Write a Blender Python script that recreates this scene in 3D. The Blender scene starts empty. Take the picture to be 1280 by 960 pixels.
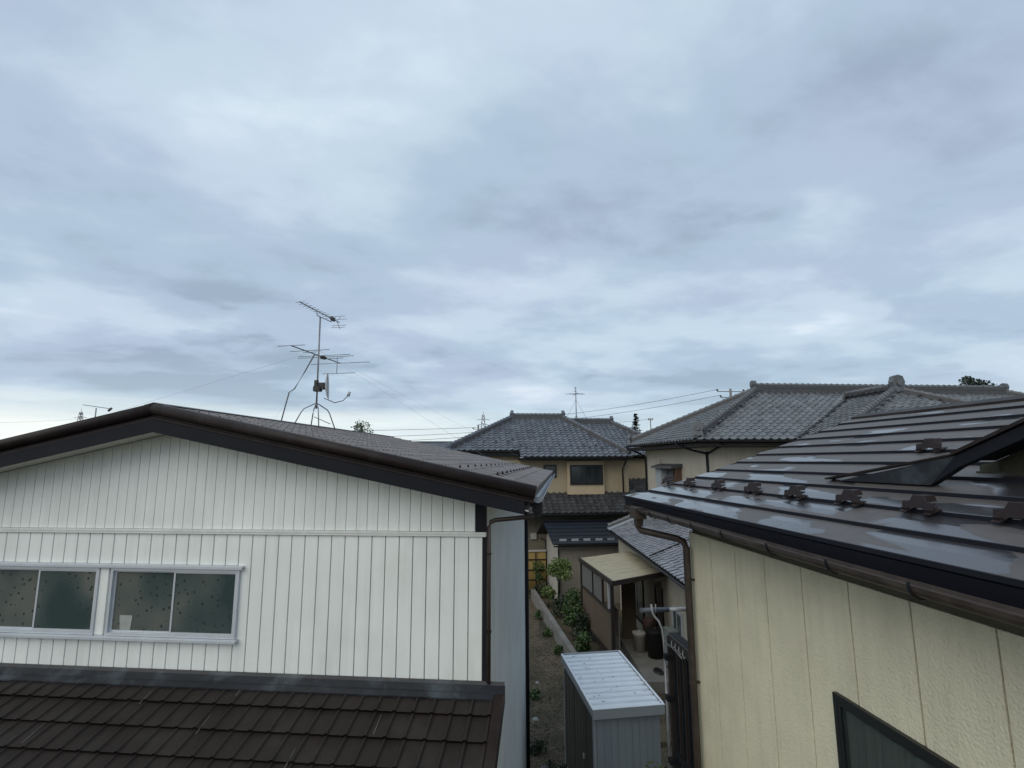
import bpy, math, random
from mathutils import Vector, Matrix
R = random.Random(7)
sc = bpy.context.scene
H = 6.0                                   # eye height above the lane

# ------------------------------------------------------------------ camera
cam = bpy.data.cameras.new("camera")
cam_o = bpy.data.objects.new("camera", cam)
sc.collection.objects.link(cam_o)
cam.sensor_width = 36.0
cam.lens = 18.0
cam.clip_start = 0.05
cam.clip_end = 6000
cam_o.matrix_world = Matrix(((0.9957, -0.0096, -0.0919, 0), (-0.0923, -0.1481, -0.9847, 0), (-0.0042, 0.9889, -0.1483, H), (0, 0, 0, 1)))
sc.camera = cam_o
sc.render.resolution_x = 1024
sc.render.resolution_y = 768

# ------------------------------------------------------------------ colour management
sc.view_settings.view_transform = 'Standard'
sc.view_settings.look = 'None'
sc.view_settings.gamma = 1
sc.view_settings.exposure = 0.0

# ------------------------------------------------------------------ world: overcast sky
SUN_EL, SUN_AZ = math.radians(42), math.radians(222)   # behind the camera, high, veiled by cloud
w = bpy.data.worlds.new("World")
sc.world = w
w.use_nodes = True
nt = w.node_tree
nt.nodes.clear()
N = nt.nodes.new
Lk = nt.links.new


def nd(t, **k):
    n = N(t)
    for a, b in k.items():
        if a.startswith('i_'):
            n.inputs[a[2:].replace('_', ' ')].default_value = b
        else:
            setattr(n, a, b)
    return n


def mth(op, a, b=None, c=None, clamp=False):
    n = N('ShaderNodeMath')
    n.operation = op
    n.use_clamp = clamp
    for i, x in enumerate((a, b, c)):
        if x is None:
            continue
        if isinstance(x, (int, float)):
            n.inputs[i].default_value = x
        else:
            Lk(x, n.inputs[i])
    return n.outputs[0]


tc = N('ShaderNodeTexCoord')
sep = N('ShaderNodeSeparateXYZ')
Lk(tc.outputs['Generated'], sep.inputs[0])
zc = mth('MAXIMUM', sep.outputs[2], 0.0)
den = mth('ADD', zc, 0.13)
comb = N('ShaderNodeCombineXYZ')
Lk(mth('DIVIDE', sep.outputs[0], den), comb.inputs[0])
Lk(mth('DIVIDE', sep.outputs[1], den), comb.inputs[1])
mp = N('ShaderNodeMapping')
mp.inputs['Location'].default_value = (3.1, 1.7, 0)
mp.inputs['Rotation'].default_value = (0, 0, math.radians(-30))
mp.inputs['Scale'].default_value = (0.8, 1.0, 1)
Lk(comb.outputs[0], mp.inputs[0])
n1 = nd('ShaderNodeTexNoise', i_Scale=0.66, i_Detail=8.0, i_Roughness=0.52, i_Distortion=0.1)
Lk(mp.outputs[0], n1.inputs['Vector'])
n2 = nd('ShaderNodeTexNoise', i_Scale=2.2, i_Detail=8.0, i_Roughness=0.54, i_Distortion=0.15)
Lk(mp.outputs[0], n2.inputs['Vector'])
nsum = mth('ADD', mth('MULTIPLY', n1.outputs[0], 0.64), mth('MULTIPLY', n2.outputs[0], 0.36))
# small dark puffs drifting below the sheet, only here and there
n3 = nd('ShaderNodeTexNoise', i_Scale=3.4, i_Detail=8.0, i_Roughness=0.5, i_Distortion=0.2)
pm = N('ShaderNodeMapping')
pm.inputs['Location'].default_value = (11.2, 5.1, 2)
Lk(comb.outputs[0], pm.inputs[0])
Lk(pm.outputs[0], n3.inputs['Vector'])
n4 = nd('ShaderNodeTexNoise', i_Scale=0.8, i_Detail=2.0)
Lk(pm.outputs[0], n4.inputs['Vector'])
pf = N('ShaderNodeMapRange')
pf.interpolation_type = 'SMOOTHSTEP'
pf.inputs['From Min'].default_value = 0.50
pf.inputs['From Max'].default_value = 0.68
Lk(n3.outputs[0], pf.inputs[0])
pk = N('ShaderNodeMapRange')
pk.interpolation_type = 'SMOOTHSTEP'
pk.inputs['From Min'].default_value = 0.46
pk.inputs['From Max'].default_value = 0.60
Lk(n4.outputs[0], pk.inputs[0])
nsum = mth('SUBTRACT', nsum, mth('MULTIPLY', mth('MULTIPLY', pf.outputs[0], pk.outputs[0]), 0.055))
rp = N('ShaderNodeValToRGB')
cr = rp.color_ramp
cr.interpolation = 'EASE'
cr.elements[0].position = 0.375
cr.elements[0].color = (0.335, 0.435, 0.545, 1)
cr.elements[1].position = 0.655
cr.elements[1].color = (0.71, 0.82, 0.90, 1)
e = cr.elements.new(0.465)
e.color = (0.430, 0.550, 0.680, 1)
e = cr.elements.new(0.555)
e.color = (0.545, 0.675, 0.79, 1)
Lk(nsum, rp.inputs[0])
hue = nd('ShaderNodeTexNoise', i_Scale=0.9, i_Detail=3.0)
hmp = N('ShaderNodeMapping')
hmp.inputs['Location'].default_value = (7.3, 2.2, 4)
Lk(comb.outputs[0], hmp.inputs[0])
Lk(hmp.outputs[0], hue.inputs['Vector'])
hr_ = N('ShaderNodeMapRange')
hr_.inputs['From Min'].default_value = 0.40
hr_.inputs['From Max'].default_value = 0.62
hr_.inputs['To Max'].default_value = 0.38
Lk(hue.outputs[0], hr_.inputs[0])
lav = N('ShaderNodeMix')
lav.data_type = 'RGBA'
lav.blend_type = 'MULTIPLY'
Lk(hr_.outputs[0], lav.inputs[0])
Lk(rp.outputs[0], lav.inputs[6])
lav.inputs[7].default_value = (1.10, 0.945, 1.03, 1)
# thin cloud low over the land: paler towards the horizon, brightest in the north-west
band = N('ShaderNodeMapRange')
band.interpolation_type = 'SMOOTHSTEP'
band.inputs['From Min'].default_value = 0.20
band.inputs['From Max'].default_value = 0.0
Lk(sep.outputs[2], band.inputs['Value'])
m1 = N('ShaderNodeMix')
m1.data_type = 'RGBA'
Lk(mth('MULTIPLY', band.outputs[0], 0.62), m1.inputs[0])
Lk(lav.outputs[2], m1.inputs[6])
m1.inputs[7].default_value = (0.50, 0.66, 0.74, 1)
streak = nd('ShaderNodeTexNoise', i_Scale=1.0, i_Detail=4.0, i_Roughness=0.5)
smp = N('ShaderNodeMapping')
smp.inputs['Scale'].default_value = (1.6, 1.6, 26)
Lk(tc.outputs['Generated'], smp.inputs[0])
Lk(smp.outputs[0], streak.inputs['Vector'])
gl = N('ShaderNodeMapRange')
gl.interpolation_type = 'SMOOTHSTEP'
gl.inputs['From Min'].default_value = 0.115
gl.inputs['From Max'].default_value = 0.05
Lk(mth('ADD', sep.outputs[2], mth('MULTIPLY', mth('SUBTRACT', streak.outputs[0], 0.5), 0.10)), gl.inputs['Value'])
west = N('ShaderNodeMapRange')
west.interpolation_type = 'SMOOTHSTEP'
west.inputs['From Min'].default_value = 0.30
west.inputs['From Max'].default_value = -0.45
Lk(sep.outputs[0], west.inputs['Value'])
m2 = N('ShaderNodeMix')
m2.data_type = 'RGBA'
Lk(mth('MULTIPLY', gl.outputs[0], mth('MULTIPLY_ADD', west.outputs[0], 0.75, 0.22), clamp=True), m2.inputs[0])
Lk(m1.outputs[2], m2.inputs[6])
m2.inputs[7].default_value = (0.95, 1.0, 0.96, 1)
bgc = N('ShaderNodeBackground')
bgc.inputs['Strength'].default_value = 1.10
Lk(m2.outputs[2], bgc.inputs['Color'])
sky = N('ShaderNodeTexSky')
sky.sky_type = 'NISHITA'
sky.sun_disc = False
sky.sun_elevation = SUN_EL
sky.sun_rotation = SUN_AZ
bgs = N('ShaderNodeBackground')
bgs.inputs['Strength'].default_value = 0.06
Lk(sky.outputs[0], bgs.inputs['Color'])
mxs = N('ShaderNodeMixShader')
mxs.inputs[0].default_value = 0.92
Lk(bgs.outputs[0], mxs.inputs[1])
Lk(bgc.outputs[0], mxs.inputs[2])
wo = N('ShaderNodeOutputWorld')
Lk(mxs.outputs[0], wo.inputs[0])

sun = bpy.data.lights.new("sun", 'SUN')
sun.energy = 1.5
sun.angle = math.radians(60)
sun.color = (1.0, 0.92, 0.78)
sun_o = bpy.data.objects.new("sun", sun)
sc.collection.objects.link(sun_o)
sd = Vector((math.sin(SUN_AZ) * math.cos(SUN_EL), math.cos(SUN_AZ) * math.cos(SUN_EL), math.sin(SUN_EL)))
sun_o.rotation_euler = sd.to_track_quat('Z', 'Y').to_euler()
sun_o.location = (0, -10, 30)


# ------------------------------------------------------------------ materials
def mat(name, col, rough=0.6, var=0.25, vscale=6.0, bump=0.0, bscale=60.0, metal=0.0, island=0.0,
        dirt=None, dirt_scale=3.0, dirt_amt=0.0, spec=0.5, stretch=(1, 1, 1), rvar=0.0, streaks=0.0):
    m = bpy.data.materials.new(name)
    m.use_nodes = True
    t = m.node_tree
    b = t.nodes['Principled BSDF']
    b.inputs['Roughness'].default_value = rough
    b.inputs['Metallic'].default_value = metal
    b.inputs['Specular IOR Level'].default_value = spec
    co = t.nodes.new('ShaderNodeTexCoord')
    geo = t.nodes.new('ShaderNodeNewGeometry')
    mp_ = t.nodes.new('ShaderNodeMapping')
    mp_.inputs['Scale'].default_value = stretch
    t.links.new(geo.outputs['Position'], mp_.inputs[0])
    nz = t.nodes.new('ShaderNodeTexNoise')
    nz.inputs['Scale'].default_value = vscale
    nz.inputs['Detail'].default_value = 5
    t.links.new(mp_.outputs[0], nz.inputs['Vector'])
    cur = nz.outputs[0]
    mr = t.nodes.new('ShaderNodeMapRange')
    mr.inputs['From Min'].default_value = 0.25
    mr.inputs['From Max'].default_value = 0.75
    mr.inputs['To Min'].default_value = 1 - var
    mr.inputs['To Max'].default_value = 1 + var
    t.links.new(cur, mr.inputs[0])
    fac = mr.outputs[0]
    if island:
        mi = t.nodes.new('ShaderNodeMapRange')
        mi.inputs['To Min'].default_value = 1 - island
        mi.inputs['To Max'].default_value = 1 + island
        t.links.new(geo.outputs['Random Per Island'], mi.inputs[0])
        mu = t.nodes.new('ShaderNodeMath')
        mu.operation = 'MULTIPLY'
        t.links.new(fac, mu.inputs[0])
        t.links.new(mi.outputs[0], mu.inputs[1])
        fac = mu.outputs[0]
    vm = t.nodes.new('ShaderNodeVectorMath')
    vm.operation = 'SCALE'
    vm.inputs[0].default_value = col
    t.links.new(fac, vm.inputs['Scale'])
    colout = vm.outputs[0]
    if dirt is not None:
        nd_ = t.nodes.new('ShaderNodeTexNoise')
        nd_.inputs['Scale'].default_value = dirt_scale
        nd_.inputs['Detail'].default_value = 6
        nd_.inputs['Roughness'].default_value = 0.65
        t.links.new(mp_.outputs[0], nd_.inputs['Vector'])
        md = t.nodes.new('ShaderNodeMapRange')
        md.inputs['From Min'].default_value = 0.5
        md.inputs['From Max'].default_value = 0.7
        md.inputs['To Max'].default_value = dirt_amt
        t.links.new(nd_.outputs[0], md.inputs[0])
        mx = t.nodes.new('ShaderNodeMix')
        mx.data_type = 'RGBA'
        t.links.new(md.outputs[0], mx.inputs[0])
        t.links.new(colout, mx.inputs[6])
        mx.inputs[7].default_value = (*dirt, 1)
        colout = mx.outputs[2]
    if streaks:
        ms = t.nodes.new('ShaderNodeMapping')
        ms.inputs['Scale'].default_value = (9, 9, 0.5)
        t.links.new(geo.outputs['Position'], ms.inputs[0])
        ns = t.nodes.new('ShaderNodeTexNoise')
        ns.inputs['Scale'].default_value = 1.6
        ns.inputs['Detail'].default_value = 6
        t.links.new(ms.outputs[0], ns.inputs['Vector'])
        mm = t.nodes.new('ShaderNodeMapRange')
        mm.inputs['From Min'].default_value = 0.45
        mm.inputs['From Max'].default_value = 0.75
        mm.inputs['To Max'].default_value = streaks
        t.links.new(ns.outputs[0], mm.inputs[0])
        mx2 = t.nodes.new('ShaderNodeMix')
        mx2.data_type = 'RGBA'
        t.links.new(mm.outputs[0], mx2.inputs[0])
        t.links.new(colout, mx2.inputs[6])
        mx2.inputs[7].default_value = (col[0] * .42, col[1] * .42, col[2] * .40, 1)
        colout = mx2.outputs[2]
    t.links.new(colout, b.inputs['Base Color'])
    if rvar:
        mr2 = t.nodes.new('ShaderNodeMapRange')
        mr2.inputs['From Min'].default_value = 0.3
        mr2.inputs['From Max'].default_value = 0.7
        mr2.inputs['To Min'].default_value = max(0.03, rough - rvar)
        mr2.inputs['To Max'].default_value = min(1, rough + rvar)
        t.links.new(cur, mr2.inputs[0])
        t.links.new(mr2.outputs[0], b.inputs['Roughness'])
    if bump:
        nb = t.nodes.new('ShaderNodeTexNoise')
        nb.inputs['Scale'].default_value = bscale
        nb.inputs['Detail'].default_value = 4
        t.links.new(geo.outputs['Position'], nb.inputs['Vector'])
        bp = t.nodes.new('ShaderNodeBump')
        bp.inputs['Strength'].default_value = bump
        bp.inputs['Distance'].default_value = 0.01
        t.links.new(nb.outputs[0], bp.inputs['Height'])
        t.links.new(bp.outputs[0], b.inputs['Normal'])
    return m


M = {}
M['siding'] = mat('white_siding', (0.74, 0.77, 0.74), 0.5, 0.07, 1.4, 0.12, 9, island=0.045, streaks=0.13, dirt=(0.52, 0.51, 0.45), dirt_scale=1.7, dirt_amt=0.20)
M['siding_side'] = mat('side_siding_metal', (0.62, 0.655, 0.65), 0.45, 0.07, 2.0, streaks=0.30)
M['trim_white'] = mat('pale_trim', (0.68, 0.70, 0.67), 0.5, 0.06, 5, streaks=0.2)
M['groove'] = mat('groove_shadow_gap', (0.24, 0.245, 0.235), 0.9, 0.1)
M['joint'] = mat('aged_joint_sealant', (0.10, 0.095, 0.065), 0.9, 0.2, 9)
M['soffit'] = mat('painted_soffit', (0.58, 0.58, 0.52), 0.7, 0.08, 4)
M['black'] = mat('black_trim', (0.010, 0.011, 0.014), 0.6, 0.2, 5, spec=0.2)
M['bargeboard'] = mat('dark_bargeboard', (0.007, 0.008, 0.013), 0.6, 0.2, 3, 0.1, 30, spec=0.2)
M['brown_metal'] = mat('brown_metal', (0.020, 0.014, 0.013), 0.45, 0.25, 4, 0.1, 50, dirt=(0.05, 0.045, 0.042), dirt_scale=5, dirt_amt=0.35, spec=0.18)
M['brown_roof'] = mat('brown_stone_coated_tile', (0.020, 0.0155, 0.0135), 0.55, 0.3, 4, 0.5, 220, island=0.10,
                      dirt=(0.055, 0.052, 0.048), dirt_scale=2.2, dirt_amt=0.35, rvar=0.15, spec=0.25)
M['brown_roof_up'] = mat('weathered_brown_tile', (0.13, 0.115, 0.110), 0.5, 0.3, 4, 0.5, 120, island=0.2,
                         dirt=(0.16, 0.155, 0.15), dirt_scale=2.5, dirt_amt=0.5)
M['flashing'] = mat('dark_flashing', (0.016, 0.018, 0.023), 0.42, 0.3, 4, dirt=(0.13, 0.17, 0.19), dirt_scale=2.6, dirt_amt=0.40, spec=0.3)
M['flash_pale'] = mat('pale_sealant', (0.11, 0.11, 0.11), 0.6, 0.3, 30)
M['alu'] = mat('aluminium_frame', (0.58, 0.62, 0.66), 0.35, 0.07, 5, metal=0.35)
M['gutter_grey'] = mat('grey_gutter', (0.30, 0.33, 0.37), 0.3, 0.15, 5)
M['gutter_dark'] = mat('dark_gutter', (0.018, 0.019, 0.023), 0.35, 0.2, 5)
M['pipe_brown'] = mat('brown_downpipe', (0.045, 0.030, 0.024), 0.4, 0.2, 6)
M['pipe_rust'] = mat('weathered_brown_pipe', (0.045, 0.034, 0.028), 0.5, 0.35, 8, dirt=(0.085, 0.072, 0.06), dirt_scale=7, dirt_amt=0.5, spec=0.35)
M['steel'] = mat('galvanised_steel', (0.22, 0.225, 0.24), 0.4, 0.3, 12, metal=0.3)
M['steel_light'] = mat('pale_steel', (0.38, 0.39, 0.40), 0.4, 0.12, 10, metal=0.2)
M['dish'] = mat('dish_paint', (0.42, 0.44, 0.47), 0.4, 0.1)
M['cream'] = mat('cream_stucco_panel', (0.71, 0.665, 0.495), 0.85, 0.06, 3, 1.0, 65, island=0.02, dirt=(0.50, 0.475, 0.35), dirt_scale=1.3, dirt_amt=0.4, streaks=0.14)
M['tile_light'] = mat('silver_grey_pantile', (0.120, 0.132, 0.145), 0.40, 0.30, 3, 0.25, 60, island=0.20,
                      dirt=(0.21, 0.22, 0.23), dirt_scale=3.5, dirt_amt=0.5, rvar=0.1, spec=0.35)
M['tile_silver'] = mat('wet_silver_pantile', (0.20, 0.215, 0.245), 0.38, 0.3, 5, 0.2, 60, island=0.25,
                       dirt=(0.34, 0.36, 0.39), dirt_scale=5, dirt_amt=0.5, rvar=0.12)
M['tile_ridge'] = mat('ridge_tile_clay', (0.115, 0.122, 0.130), 0.5, 0.3, 6, 0.3, 50, island=0.15, dirt=(0.06, 0.06, 0.058), dirt_scale=5, dirt_amt=0.6)
M['noshi'] = mat('weathered_ridge_courses', (0.070, 0.070, 0.073), 0.7, 0.4, 8, 0.5, 40, stretch=(1, 1, 5))
M['tile_far'] = mat('grey_pantile', (0.110, 0.125, 0.15), 0.42, 0.25, 3, 0.15, 60, island=0.20, dirt=(0.19, 0.21, 0.24), dirt_scale=2, dirt_amt=0.5, spec=0.35)
M['tile_dark'] = mat('dark_pantile', (0.045, 0.047, 0.05), 0.5, 0.3, 4, 0.3, 60, island=0.3)
M['plaster'] = mat('greige_plaster', (0.44, 0.40, 0.32), 0.85, 0.07, 2, 0.3, 50, streaks=0.25)
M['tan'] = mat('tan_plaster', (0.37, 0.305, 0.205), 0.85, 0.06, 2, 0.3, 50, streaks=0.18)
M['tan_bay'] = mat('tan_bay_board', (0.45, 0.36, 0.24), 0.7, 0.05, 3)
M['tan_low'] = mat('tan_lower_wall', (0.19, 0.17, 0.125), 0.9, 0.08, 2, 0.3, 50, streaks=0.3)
M['grey_wall'] = mat('grey_render', (0.25, 0.225, 0.19), 0.9, 0.07, 2, 0.3, 40, streaks=0.25)
M['pale_wall'] = mat('pale_end_wall', (0.42, 0.40, 0.36), 0.9, 0.07, 2, streaks=0.3)
M['navy_roof'] = mat('navy_metal_roof', (0.006, 0.010, 0.017), 0.42, 0.25, 3)
M['dark_frame'] = mat('dark_sash', (0.008, 0.009, 0.010), 0.4, 0.1)
M['wood_dark'] = mat('dark_timber', (0.018, 0.013, 0.011), 0.6, 0.3, 10, 0.3, 60)
M['brown_panel'] = mat('brown_wall_panel', (0.105, 0.078, 0.050), 0.75, 0.08, 3)
M['screen'] = mat('grey_screen_board', (0.13, 0.125, 0.12), 0.7, 0.06, 3)
M['canopy'] = mat('cream_canopy_sheet', (0.38, 0.34, 0.235), 0.5, 0.10, 2.5, dirt=(0.20, 0.18, 0.12), dirt_scale=3, dirt_amt=0.55)
M['shed_roof'] = mat('white_shed_roof', (0.72, 0.77, 0.82), 0.45, 0.06, 3)
M['shed_trim'] = mat('grey_shed_trim', (0.30, 0.33, 0.35), 0.5, 0.06, 3)
M['shed_panel'] = mat('blue_grey_shed_panel', (0.23, 0.265, 0.285), 0.55, 0.06, 2, streaks=0.2)
M['shed_door'] = mat('brown_shed_door', (0.06, 0.055, 0.048), 0.55, 0.08, 2, streaks=0.2)
M['concrete'] = mat('old_concrete', (0.20, 0.195, 0.18), 0.9, 0.22, 4, 0.5, 30, dirt=(0.07, 0.07, 0.055), dirt_scale=2, dirt_amt=0.6, streaks=0.4)
M['stone_block'] = mat('concrete_block', (0.30, 0.30, 0.28), 0.9, 0.15, 8, 0.4, 40)
M['bamboo'] = mat('yellow_bamboo_panel', (0.33, 0.23, 0.07), 0.6, 0.22, 6, stretch=(6, 6, 0.6))
M['white_plastic'] = mat('white_plastic', (0.42, 0.41, 0.38), 0.5, 0.06, 5)
M['black_plastic'] = mat('black_plastic', (0.015, 0.015, 0.016), 0.5, 0.1)
M['pink_plastic'] = mat('faded_pink_plastic', (0.22, 0.14, 0.14), 0.6, 0.1)
M['green_grey'] = mat('grey_green_enamel', (0.24, 0.27, 0.25), 0.5, 0.06)
M['leaf_dead'] = mat('dead_leaf', (0.12, 0.08, 0.035), 0.8, 0.3, 20, island=0.4)
M['bark'] = mat('bark', (0.06, 0.045, 0.03), 0.9, 0.3, 12, 0.5, 40)
M['leaf'] = mat('green_leaf', (0.045, 0.085, 0.022), 0.55, 0.3, 3, island=0.45)
M['leaf_light'] = mat('light_green_leaf', (0.11, 0.155, 0.045), 0.55, 0.3, 3, island=0.4)
M['leaf_dark'] = mat('dark_leaf', (0.022, 0.038, 0.018), 0.6, 0.3, 3, island=0.4)
M['olive'] = mat('olive_siding', (0.055, 0.053, 0.034), 0.85, 0.15, 3, 0.5, 60)
M['rust_brown'] = mat('rust_brown_board', (0.10, 0.055, 0.035), 0.7, 0.2, 5)
M['guard'] = mat('brown_snow_guard', (0.024, 0.017, 0.017), 0.5, 0.25, 12, 0.2, 90, spec=0.2)
M['wire'] = mat('wire_sheath', (0.05, 0.05, 0.055), 0.6, 0.1)
M['guywire'] = mat('guy_wire_steel', (0.25, 0.27, 0.30), 0.5, 0.1)
M['curtain'] = mat('grey_green_curtain', (0.40, 0.46, 0.42), 0.9, 0.2, 3, stretch=(12, 12, 0.3))
M['towel'] = mat('hanging_cloth', (0.40, 0.40, 0.38), 0.9, 0.1)
M['tub'] = mat('milky_plastic', (0.30, 0.32, 0.30), 0.8, 0.15, 14)
M['blue_tube'] = mat('blue_grey_pole', (0.085, 0.10, 0.13), 0.35, 0.2, 20)


def glass(name, tint, alpha, rough=0.08):
    m = bpy.data.materials.new(name)
    m.use_nodes = True
    t = m.node_tree
    b = t.nodes['Principled BSDF']
    b.inputs['Base Color'].default_value = (*tint, 1)
    b.inputs['Roughness'].default_value = rough
    b.inputs['Specular IOR Level'].default_value = 0.6
    b.inputs['Alpha'].default_value = alpha
    return m


M['glass_dark'] = glass('dark_window_glass', (0.020, 0.028, 0.032), 0.85)
M['glass_mid'] = glass('pale_window_glass', (0.10, 0.115, 0.11), 0.92, 0.15)
M['glass_green'] = glass('green_window_glass', (0.018, 0.028, 0.026), 0.45, 0.05)


def flower_glass():
    """obscured glass printed with small dark flowers; what stands behind glows through dimly"""
    m = bpy.data.materials.new('flower_print_obscure_glass')
    m.use_nodes = True
    t = m.node_tree
    b = t.nodes['Principled BSDF']
    co = t.nodes.new('ShaderNodeTexCoord')
    nz = t.nodes.new('ShaderNodeTexNoise')
    nz.inputs['Scale'].default_value = 1.9
    nz.inputs['Detail'].default_value = 1.5
    t.links.new(co.outputs['Object'], nz.inputs['Vector'])
    rp_ = t.nodes.new('ShaderNodeValToRGB')
    r = rp_.color_ramp
    r.elements[0].position = 0.36
    r.elements[0].color = (0.036, 0.060, 0.060, 1)
    r.elements[1].position = 0.66
    r.elements[1].color = (0.130, 0.138, 0.122, 1)
    k = r.elements.new(0.5)
    k.color = (0.066, 0.092, 0.088, 1)
    t.links.new(nz.outputs[0], rp_.inputs[0])
    # flowers: small blobs scattered, rippled edge
    ripple = t.nodes.new('ShaderNodeTexNoise')
    ripple.inputs['Scale'].default_value = 60
    t.links.new(co.outputs['Object'], ripple.inputs['Vector'])
    vo = t.nodes.new('ShaderNodeTexVoronoi')
    vo.inputs['Scale'].default_value = 15
    t.links.new(co.outputs['Object'], vo.inputs['Vector'])
    ad = t.nodes.new('ShaderNodeMath')
    ad.operation = 'MULTIPLY_ADD'
    ad.inputs[1].default_value = 0.18
    t.links.new(ripple.outputs[0], ad.inputs[0])
    t.links.new(vo.outputs['Distance'], ad.inputs[2])
    sm = t.nodes.new('ShaderNodeMapRange')
    sm.inputs['From Min'].default_value = 0.25
    sm.inputs['From Max'].default_value = 0.32
    t.links.new(ad.outputs[0], sm.inputs[0])
    mx = t.nodes.new('ShaderNodeMix')
    mx.data_type = 'RGBA'
    t.links.new(sm.outputs[0], mx.inputs[0])
    mx.inputs[6].default_value = (0.030, 0.042, 0.041, 1)
    t.links.new(rp_.outputs[0], mx.inputs[7])
    t.links.new(mx.outputs[2], b.inputs['Base Color'])
    b.inputs['Roughness'].default_value = 0.22
    b.inputs['Alpha'].default_value = 0.88
    return m


M['flower_glass'] = flower_glass()


for n_ in M['cream'].node_tree.nodes:
    if n_.type == 'BUMP':
        n_.inputs['Distance'].default_value = 0.011


def wet_roof():
    """brown-grey coated steel: dry matte areas and rain film in blotches, more film low on the slope"""
    m = bpy.data.materials.new('rain_wet_roof_metal')
    m.use_nodes = True
    t = m.node_tree
    b = t.nodes['Principled BSDF']
    geo = t.nodes.new('ShaderNodeNewGeometry')
    mp_ = t.nodes.new('ShaderNodeMapping')
    mp_.inputs['Scale'].default_value = (3.6, 1.25, 0.4)
    mp_.inputs['Location'].default_value = (0.4, 0.9, 0)
    t.links.new(geo.outputs['Position'], mp_.inputs[0])
    # every course wets differently
    isl = t.nodes.new('ShaderNodeVectorMath')
    isl.operation = 'SCALE'
    isl.inputs[0].default_value = (3, 9, 5)
    t.links.new(geo.outputs['Random Per Island'], isl.inputs['Scale'])
    addv = t.nodes.new('ShaderNodeVectorMath')
    addv.operation = 'ADD'
    t.links.new(mp_.outputs[0], addv.inputs[0])
    t.links.new(isl.outputs[0], addv.inputs[1])
    nz = t.nodes.new('ShaderNodeTexNoise')
    nz.inputs['Scale'].default_value = 1.15
    nz.inputs['Detail'].default_value = 3.5
    nz.inputs['Roughness'].default_value = 0.42
    nz.inputs['Distortion'].default_value = 0.5
    t.links.new(addv.outputs[0], nz.inputs['Vector'])
    sp = t.nodes.new('ShaderNodeSeparateXYZ')
    t.links.new(geo.outputs['Position'], sp.inputs[0])
    g = t.nodes.new('ShaderNodeMapRange')
    g.inputs['From Min'].default_value = 2.0
    g.inputs['From Max'].default_value = 3.2
    g.inputs['To Min'].default_value = 0.085
    g.inputs['To Max'].default_value = -0.085
    t.links.new(sp.outputs[0], g.inputs[0])
    ad = t.nodes.new('ShaderNodeMath')
    ad.operation = 'ADD'
    t.links.new(nz.outputs[0], ad.inputs[0])
    t.links.new(g.outputs[0], ad.inputs[1])
    wet = t.nodes.new('ShaderNodeMapRange')
    wet.interpolation_type = 'SMOOTHSTEP'
    wet.inputs['From Min'].default_value = 0.515
    wet.inputs['From Max'].default_value = 0.545
    t.links.new(ad.outputs[0], wet.inputs[0])
    fine = t.nodes.new('ShaderNodeTexNoise')
    fine.inputs['Scale'].default_value = 14
    fine.inputs['Detail'].default_value = 6
    t.links.new(geo.outputs['Position'], fine.inputs['Vector'])
    ctype = t.nodes.new('ShaderNodeMix')
    ctype.data_type = 'RGBA'
    ctype.inputs[6].default_value = (0.064, 0.056, 0.053, 1)
    ctype.inputs[7].default_value = (0.094, 0.084, 0.080, 1)
    t.links.new(fine.outputs[0], ctype.inputs[0])
    mx = t.nodes.new('ShaderNodeMix')
    mx.data_type = 'RGBA'
    t.links.new(wet.outputs[0], mx.inputs[0])
    t.links.new(ctype.outputs[2], mx.inputs[6])
    mx.inputs[7].default_value = (0.036, 0.035, 0.039, 1)
    # a dark tide line where the film ends
    edge = t.nodes.new('ShaderNodeMapRange')
    edge.inputs['From Min'].default_value = 0.0
    edge.inputs['From Max'].default_value = 0.012
    sb = t.nodes.new('ShaderNodeMath')
    sb.operation = 'SUBTRACT'
    sb.inputs[1].default_value = 0.513
    t.links.new(ad.outputs[0], sb.inputs[0])
    ab = t.nodes.new('ShaderNodeMath')
    ab.operation = 'ABSOLUTE'
    t.links.new(sb.outputs[0], ab.inputs[0])
    t.links.new(ab.outputs[0], edge.inputs[0])
    mx2 = t.nodes.new('ShaderNodeMix')
    mx2.data_type = 'RGBA'
    t.links.new(edge.outputs[0], mx2.inputs[0])
    mx2.inputs[6].default_value = (0.070, 0.064, 0.062, 1)
    t.links.new(mx.outputs[2], mx2.inputs[7])
    t.links.new(mx2.outputs[2], b.inputs['Base Color'])
    rg = t.nodes.new('ShaderNodeMapRange')
    rg.inputs['To Min'].default_value = 0.50
    rg.inputs['To Max'].default_value = 0.20
    t.links.new(wet.outputs[0], rg.inputs[0])
    t.links.new(rg.outputs[0], b.inputs['Roughness'])
    cw = t.nodes.new('ShaderNodeMath')
    cw.operation = 'MULTIPLY'
    cw.inputs[1].default_value = 0.50
    t.links.new(wet.outputs[0], cw.inputs[0])
    t.links.new(cw.outputs[0], b.inputs['Coat Weight'])
    b.inputs['Coat Roughness'].default_value = 0.16
    b.inputs['Coat IOR'].default_value = 1.5
    bp = t.nodes.new('ShaderNodeBump')
    bp.inputs['Strength'].default_value = 0.10
    bp.inputs['Distance'].default_value = 0.01
    t.links.new(fine.outputs[0], bp.inputs['Height'])
    t.links.new(bp.outputs[0], b.inputs['Normal'])
    return m


M['wet_roof'] = wet_roof()


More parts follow.
